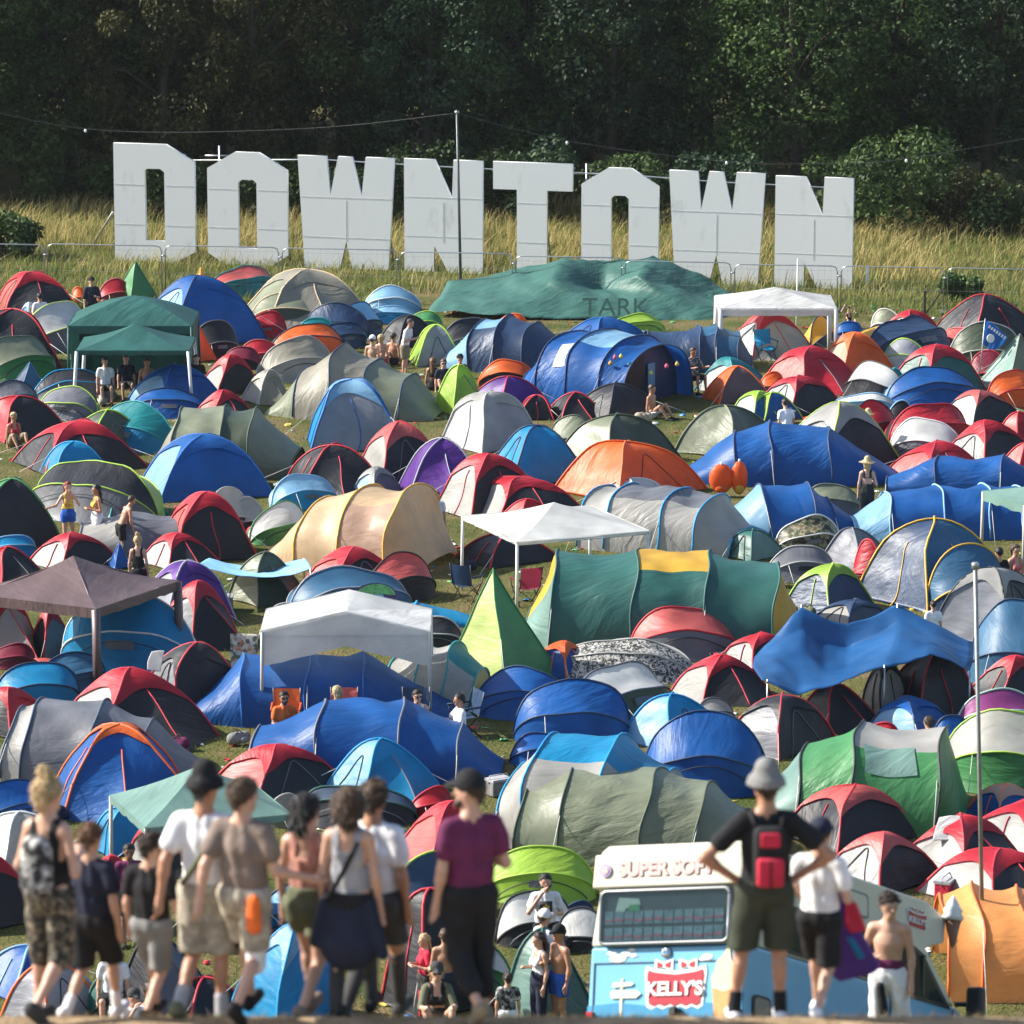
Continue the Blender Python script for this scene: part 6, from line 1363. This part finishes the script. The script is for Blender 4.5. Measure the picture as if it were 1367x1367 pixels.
        for k in (-1, 1):
            rear([(cx + s * (k * .17 + x), cz + s * z) for x, z in ((-.13, .25), (-.13, .40), (0, .36), (.13, .40), (.13, .25), (0, .29))], -.009, 0, 'badge_flag', wht, par)
            rear([(cx + s * (k * .17 + x), cz + s * z) for x, z in ((-.09, .28), (-.10, .37), (-.02, .335), (-.02, .30))], -.013, -.009, 'flag_field', red, par); rear([(cx + s * (k * .17 + x), cz + s * z) for x, z in ((.02, .30), (.02, .335), (.10, .37), (.09, .28))], -.013, -.009, 'flag_field', red, par)
        t = text("KELLY'S", .235 * s, .004, wht, 'badge_lettering', par, bold=.008 * s); t.rotation_euler = (math.pi / 2, 0, 0); t.location = (cx, -.020, cz + .015 * s)
    badge(bx, .955, .9, r)
    # painted cone and signpost
    ct = plain('painted_icecream', (.66, .62, .36), .5, var=.12, scale=10); cn = plain('painted_wafer', (.62, .30, .10), .5, var=.15, scale=30)
    rear([(.60, .98), (.58, 1.10), (.63, 1.17), (.64, 1.27), (.72, 1.34), (.80, 1.46), (.82, 1.30), (.86, 1.24), (.85, 1.14), (.90, 1.08), (.88, .97), (.74, .93)], -.010, 0, 'painted_ice', ct)
    rear([(.60, .975), (.64, .62), (.74, .60), (.88, .965), (.74, .925)], -.012, 0, 'painted_wafer', cn); rear([(.86, 1.10), (.97, 1.24), (.985, 1.19), (.88, 1.04)], -.009, 0, 'painted_flake', red)
    sg = plain('painted_sign', (.66, .66, .48), .5, var=.05); rear([(-.57, .6), (-.57, 1.10), (-.54, 1.10), (-.54, .6)], -.010, 0, 'painted_post', sg)
    rear([(-.68, 1.03), (-.66, 1.06), (-.42, 1.06), (-.40, 1.045), (-.42, 1.02), (-.66, 1.0)], -.013, -.010, 'painted_arm', sg); rear([(-.70, .93), (-.68, .97), (-.36, .97), (-.30, .93), (-.36, .88), (-.68, .88)], -.013, -.010, 'painted_arm', sg)
    MB().box((.16, -.03, .68), (.12, .05, .13)).box((.16, -.05, .72), (.05, .05, .09)).build('boot_handle', black, r, False)
    for sx in (-1, 1): MB().box((sx * .94, -.02, .62), (.08, .03, .22)).build('tail_light', plain('tail_red', (.45, .02, .02), .2, var=0), r, False)
    # ---- right side
    def side(poly, x0, x1, name, m, par=r):   # poly in (y, z) on the right flank, follows the tumblehome
        V, nn = [], len(poly); V = [(wz(z) + x, y, z) for x in (x0, x1) for y, z in poly]
        return mesh_obj(name, V, [tuple(range(nn))[::-1], tuple(range(nn, 2 * nn))] + [(i, (i + 1) % nn, nn + (i + 1) % nn, nn + i) for i in range(nn)], m, par, False)
    side(rr(1.40, 2.34, 1.45, .30, .05), 0, .012, 'menu_panel', plain('panel_outline', (.2, .24, .2), .5, var=0)); side(rr(1.40, 2.34, 1.38, .24, .04), .012, .016, 'menu_face', cream)
    s = side(rr(1.45, 1.78, 1.55, .56, .06), 0, .014, 'serving_window', black); side(rr(1.45, 1.78, 1.46, .48, .05), .014, .02, 'window_pane', gl, s)
    o = side(rr(.28, .72, .30, .42, .06), 0, .012, 'service_hatch', black); side(rr(.28, .72, .24, .36, .05), .012, .018, 'hatch_door', plain('hatch_grey', (.22, .2, .17), .5, var=.1), o)
    cw = side([(2.58, 1.42), (2.55, 2.04), (2.95, 2.06), (3.12, 2.0), (3.62, 1.42)], 0, .014, 'cab_window', black); side([(2.64, 1.46), (2.62, 1.99), (2.94, 2.0), (3.08, 1.95), (3.5, 1.46)], .014, .02, 'window_pane', gl, cw)
    MB().box((wz(1.7) + .024, 3.10, 1.7), (.014, .05, .56)).build('window_bar', black, r, False)
    dg_ = MB()
    for y in (2.5, 3.66): dg_.box((1.002, y, .95), (.008, .012, .95))
    dg_.box((1.002, 3.08, .46), (.008, 1.16, .012)); dg_.build('door_gap', black, r, False)
    MB().box((1.015, 2.66, 1.22), (.035, .20, .045)).box((1.03, 2.66, 1.22), (.03, .14, .03)).build('door_handle', black, r, False)
    e = empty('side_badge'); e.parent = r; e.matrix_local = Matrix.Translation((wz(2.38) + .004, 3.02, 2.36)) @ Matrix.Rotation(math.pi / 2, 4, 'Z')
    for ob in list(bpy.data.objects):
        pass
    badge(0, 0, .42, e)
    MB().tube([(1.0, 3.70, 1.5), (1.16, 3.74, 1.5)], .03, 6).build('mirror_arm', black, r)
    mo = MB().box((1.25, 3.74, 1.52), (.22, .11, .38)).build('wing_mirror', black, r, False); bv = mo.modifiers.new('soft', 'BEVEL'); bv.width = .04; bv.segments = 3
    # cone figure on the roof front
    prof = [(.0, .0), (.03, .05), (.095, .36)]; MB().lathe(prof, 12, (1.0, 3.62, 2.16)).build('cone_ornament', plain('ornament_wafer', (.22, .10, .05), .6, var=.2), r)
    MB().lathe([(.10, -.04), (.125, .0), (.095, .06), (.11, .09), (.07, .15), (.07, .17), (.02, .25), (.005, .27)], 12, (1.0, 3.62, 2.54)).build('ornament_ice', wht, r)
    # windscreen, grille, wheels
    MB().grid(lambda u, v: Vector(((v - .5) * 1.7, 3.26 + .43 * u + .012, 2.03 - .53 * u + .012)), 4, 6).build('windscreen', gl, r)
    MB().box((0, 4.955, .72), (1.3, .02, .22)).build('grille', black, r, False)
    for sx in (-1, 1):
        MB().ell((sx * .78, 4.93, .78), (.15, .05, .12), 12).build('headlight', plain('headlight', (.7, .72, .72), .1, var=0), r)
        for y in (.95, 4.0):
            prof = [(.17, -.10), (.33, -.10), (.35, -.06), (.35, .06), (.33, .10), (.17, .10)]
            q = MB().lathe(prof, 22); q.v = [Vector((sx * .90 + p.z, y + p.x, .35 + p.y)) for p in q.v]; wl = q.build('wheel', black, r)
            q = MB().lathe([(.02, -.085), (.17, -.10), (.19, -.06), (.19, .06), (.17, .10), (.02, .085)], 16); q.v = [Vector((sx * .905 + p.z, y + p.x, .35 + p.y)) for p in q.v]; q.build('rim', plain('steel_rim', (.45, .45, .45), .4, .7, var=0), wl)
    for x in (1.004, -1.004):
        for y in (.95, 4.0): MB().prism([(y + .42 * math.cos(a), .38 + .42 * math.sin(a)) for a in np.linspace(0, math.pi, 14)], 0, .01)
    prop(r, 'ice cream van in pale blue and cream parked behind the man with the red backpack', 'van')
# ------------------------------------------------------------------ details painted on or hung from particular tents
def find(word):
    for t in TENTS:
        if t['label'].startswith(word): return t
def tent_details():
    t = find('steel blue pop-up tent with mushrooms'); h, w = t['_h'], t['_w']
    cap = plain('mushroom_green', (.16, .42, .12), .6, var=.35, scale=14); stem = plain('mushroom_stem', (.3, .5, .62), .6, var=.1); dk = plain('mushroom_shade', (.10, .05, .14), .7, var=.2)
    f = SURF[t.name]
    def patch(u0, v0, ru, rv, off, m, nm, half=False):
        mb = MB(); mb.grid(lambda a, b: f(u0 + ru * a * math.cos(b * (math.pi if half else 2 * math.pi)), v0 + rv * a * math.sin(b * (math.pi if half else 2 * math.pi))) + Vector((0, -off, off * .6)), 5, 24).build(nm, m, t)
    for (u0, v0, ru, rv) in ((.40, .66, .09, .26), (.58, .74, .11, .30)):
        patch(u0, v0 - .05, ru * 1.25, rv * 1.3, .012, dk, 'painted_shadow'); patch(u0, v0 - .22, ru * .35, rv * .9, .020, stem, 'painted_stem'); patch(u0, v0, ru, rv, .028, cap, 'painted_cap', True)
    t = find('light grey round pop-up'); h, w = t['_h'], t['_w']
    bk = plain('print_black', (.02, .02, .022), .7, var=0); mb = MB()
    for x in (-.12, .34): mb.prism([(x - .15, .26), (x - .05, .58), (x + .07, .58), (x + .16, .26)], -.40 * w * .72 - .02, -.40 * w * .72)
    mb.build('printed_shape', bk, t, False)
    t = find('big blue tunnel tent with torn'); h, w = t['_h'], t['_w']
    f = SURF[(t.name, 1)]; MB().grid(lambda a, b: f(.48 + .40 * a, .15 + .15 * b) * 1.008, 8, 8).build('silver_patch', plain('silver_patch', (.36, .35, .33), .4, .3, var=.3, scale=9, bump=.6), t)
    f = SURF[(t.name, 3)]
    for (a0, a1, b0, b1, c_) in ((.0, .0, .12, .88, 'b'),):
        mb = MB(); mb.grid(lambda a, b: Vector((f(.35, .5).x, f(.35, b).y * .97, f(.35, b).z * (1 - a) * .985)), 6, 16); mb.build('inner_wall', fabric('b'), t)
        MB().grid(lambda a, b: Vector((f(.42, .5).x, f(.42, .30 + .2 * b).y * .8, .15 + (f(.42, .4).z - .5) * a)), 5, 5).build('inner_door', fabric('K'), t)
        MB().grid(lambda a, b: Vector((f(.44, .5).x, .15 + .35 * b, .2 + .9 * a)), 5, 5).build('pale_curtain', fabric('c'), t)
    cols = [(.6, .1, .2), (.5, .5, .1), (.6, .3, .05), (.2, .5, .3), (.55, .35, .08)]
    tx = math.cos(t.rotation_euler.z); sp_ = plain('silver_patch', (.36, .35, .33), .4, .3, var=.3, scale=9, bump=.6)
    for i, (px, py) in enumerate(((821, 477), (829, 476), (815, 485), (840, 487), (904, 486), (890, 489), (869, 498))):
        c = at_y(px, py, t.location.y - 1.9); lm = MB().ell((0, 0, 0), (.06, .06, .065), 10).lathe([(.012, .06), (.02, .085)], 6); o = lm.build('paper_lantern', plain('lantern%d' % (i % 5), cols[i % 5], .7, var=.2, scale=20)); o.location = c
        prop(o, ['red paper lantern beside the green one', 'green yellow paper lantern next to the red one', 'orange paper lantern under the red one', 'teal paper lantern inside the blue porch', 'mustard paper lantern hanging at the porch edge', 'faded red lantern between mustard and lowest ones', 'lowest green paper lantern in the doorway'][i], 'paper lantern', 'paper lanterns in the blue tunnel porch')
def camp_clutter():
    cols = [('K', 'black'), ('b', 'navy'), ('S', 'olive'), ('M', 'maroon'), ('g', 'grey'), ('C', 'bright blue'), ('R', 'red')]
    ts = [t for t in TENTS if 70 < t.location.y < 135 and abs(t.location.x) < t.location.y * .105]
    random.Random(3).shuffle(ts)
    for i, t in enumerate(ts[:46]):
        c, cn = cols[i % 7]; w = t['_w'] / 2; sx = -1 if i % 2 else 1
        p = Vector((t.location.x + sx * w * (.55 + .4 * (i % 3) / 2), t.location.y - t['_w'] * .36 - .25 - .1 * (i % 4), 0)); short = ' '.join(t['label'].split()[:5])
        for cut in (' with', ' in', ' beside', ' below', ' behind', ' under', ' by', ' and', ' at', ' right', ' left', ' right of', ' left of', ' of', ' next', ' cut', ' tucked', ' half', ' the'):
            if short.endswith(cut): short = short[:-len(cut)]
        if i % 3 == 2:
            r = empty('cool_box', p, i); bo = MB().box((0, 0, .15), (.42, .28, .28)).build('box_body', cloth(c), r, False); bv = bo.modifiers.new('soft', 'BEVEL'); bv.width = .03; bv.segments = 3
            MB().box((0, 0, .315), (.44, .30, .05)).build('box_lid', cloth('q'), r, False); MB().tube([(-.22, 0, .25), (-.2, 0, .40), (.2, 0, .40), (.22, 0, .25)], .012, 5).build('handle', cloth('q'), r)
            prop(r, cn + ' cool box on the grass by the ' + short, 'cool box', 'cool boxes left between tents')
        else:
            r = empty('rucksack', p, i * 1.3); extra(r, [((-.12, 0, .14), (.14, .02, .16), .13, .12, 1.1), ((.05, -.11, .12), (.12, -.11, .12), .07, .06)], 'bag_body', cloth(c), .03)
            MB().tube([(-.1, .1, .2), (-.02, .16, .30), (.1, .1, .24)], .014, 5).tube([(-.14, -.08, .2), (0, -.02, .31), (.14, -.06, .2)], .014, 5).build('strap', cloth('n'), r)
            prop(r, cn + ' rucksack on the grass by the ' + short, 'rucksack', 'rucksacks left between tents')
# ------------------------------------------------------------------ camera, light, world
def camera_light():
    cd = bpy.data.cameras.new('camera'); cd.sensor_width = 36; cd.lens = 36 * F / 1367; cd.clip_end = 5000; cd.clip_start = .5
    cd.dof.use_dof = True; cd.dof.focus_distance = 108; cd.dof.aperture_fstop = 2.9; cd.dof.aperture_blades = 8
    co = bpy.data.objects.new('camera', cd); C.objects.link(co); co.location = (0, 0, HC); co.rotation_euler = (math.pi / 2 - AL, 0, 0); bpy.context.scene.camera = co
    S = Vector((-.80, .16, .58)).normalized(); el = math.asin(S.z); az = math.atan2(S.x, S.y)
    ld = bpy.data.lights.new('sun', 'SUN'); ld.energy = 5.0; ld.angle = rad(.53); ld.color = (1, .95, .86)
    lo = bpy.data.objects.new('sun', ld); C.objects.link(lo); lo.rotation_euler = S.to_track_quat('Z', 'Y').to_euler()
    w = bpy.data.worlds.new('World'); bpy.context.scene.world = w; w.use_nodes = True; n = w.node_tree; bg = n.nodes['Background']
    sk = n.nodes.new('ShaderNodeTexSky'); sk.sky_type = 'NISHITA'; sk.sun_disc = False; sk.sun_elevation = el; sk.sun_rotation = az; sk.dust_density = 1.5; sk.air_density = 1.0
    n.links.new(sk.outputs[0], bg.inputs['Color']); bg.inputs['Strength'].default_value = .113
    v = bpy.context.scene.view_settings; v.view_transform = 'Standard'; v.look = 'None'; v.exposure = EXPO; v.gamma = 1; v.use_curve_mapping = False
    cy = bpy.context.scene.cycles; cy.max_bounces = 6; cy.diffuse_bounces = 3; cy.transmission_bounces = 4; cy.transparent_max_bounces = 6; cy.caustics_reflective = False; cy.caustics_refractive = False
EXPO = 1.06
import time as _t
def step(f):
    t0 = _t.time(); f(); print('step', f.__name__, round(_t.time() - t0, 1), flush=True)
def build_haze():
    m = bpy.data.materials.new('thin_haze'); m.use_nodes = True; n = m.node_tree; n.nodes.clear(); o = n.nodes.new('ShaderNodeOutputMaterial'); v = n.nodes.new('ShaderNodeVolumePrincipled')
    v.inputs['Color'].default_value = (.85, .90, .95, 1); v.inputs['Density'].default_value = .00006; v.inputs['Anisotropy'].default_value = .2; n.links.new(v.outputs[0], o.inputs['Volume'])
    h = MB().box((0, 120, 14.5), (460, 380, 33)).build('haze', m, None, False); h['kind'] = 'stuff'
camera_light()
for f in (build_ground, build_path, build_wood, build_sign, build_fence, build_masts, build_gazebos, build_sheets): step(f)
def all_tents():
    for row in ROWS:
        if row.strip(): add_tent(row)
step(build_haze); step(all_tents); step(tent_details); step(build_litter); step(build_van)
step(camp_clutter); step(build_walkers); step(build_campers)
for o in bpy.data.objects:
    for k in ('_h', '_w', '_J', '_dz'):
        if k in o: del o[k]
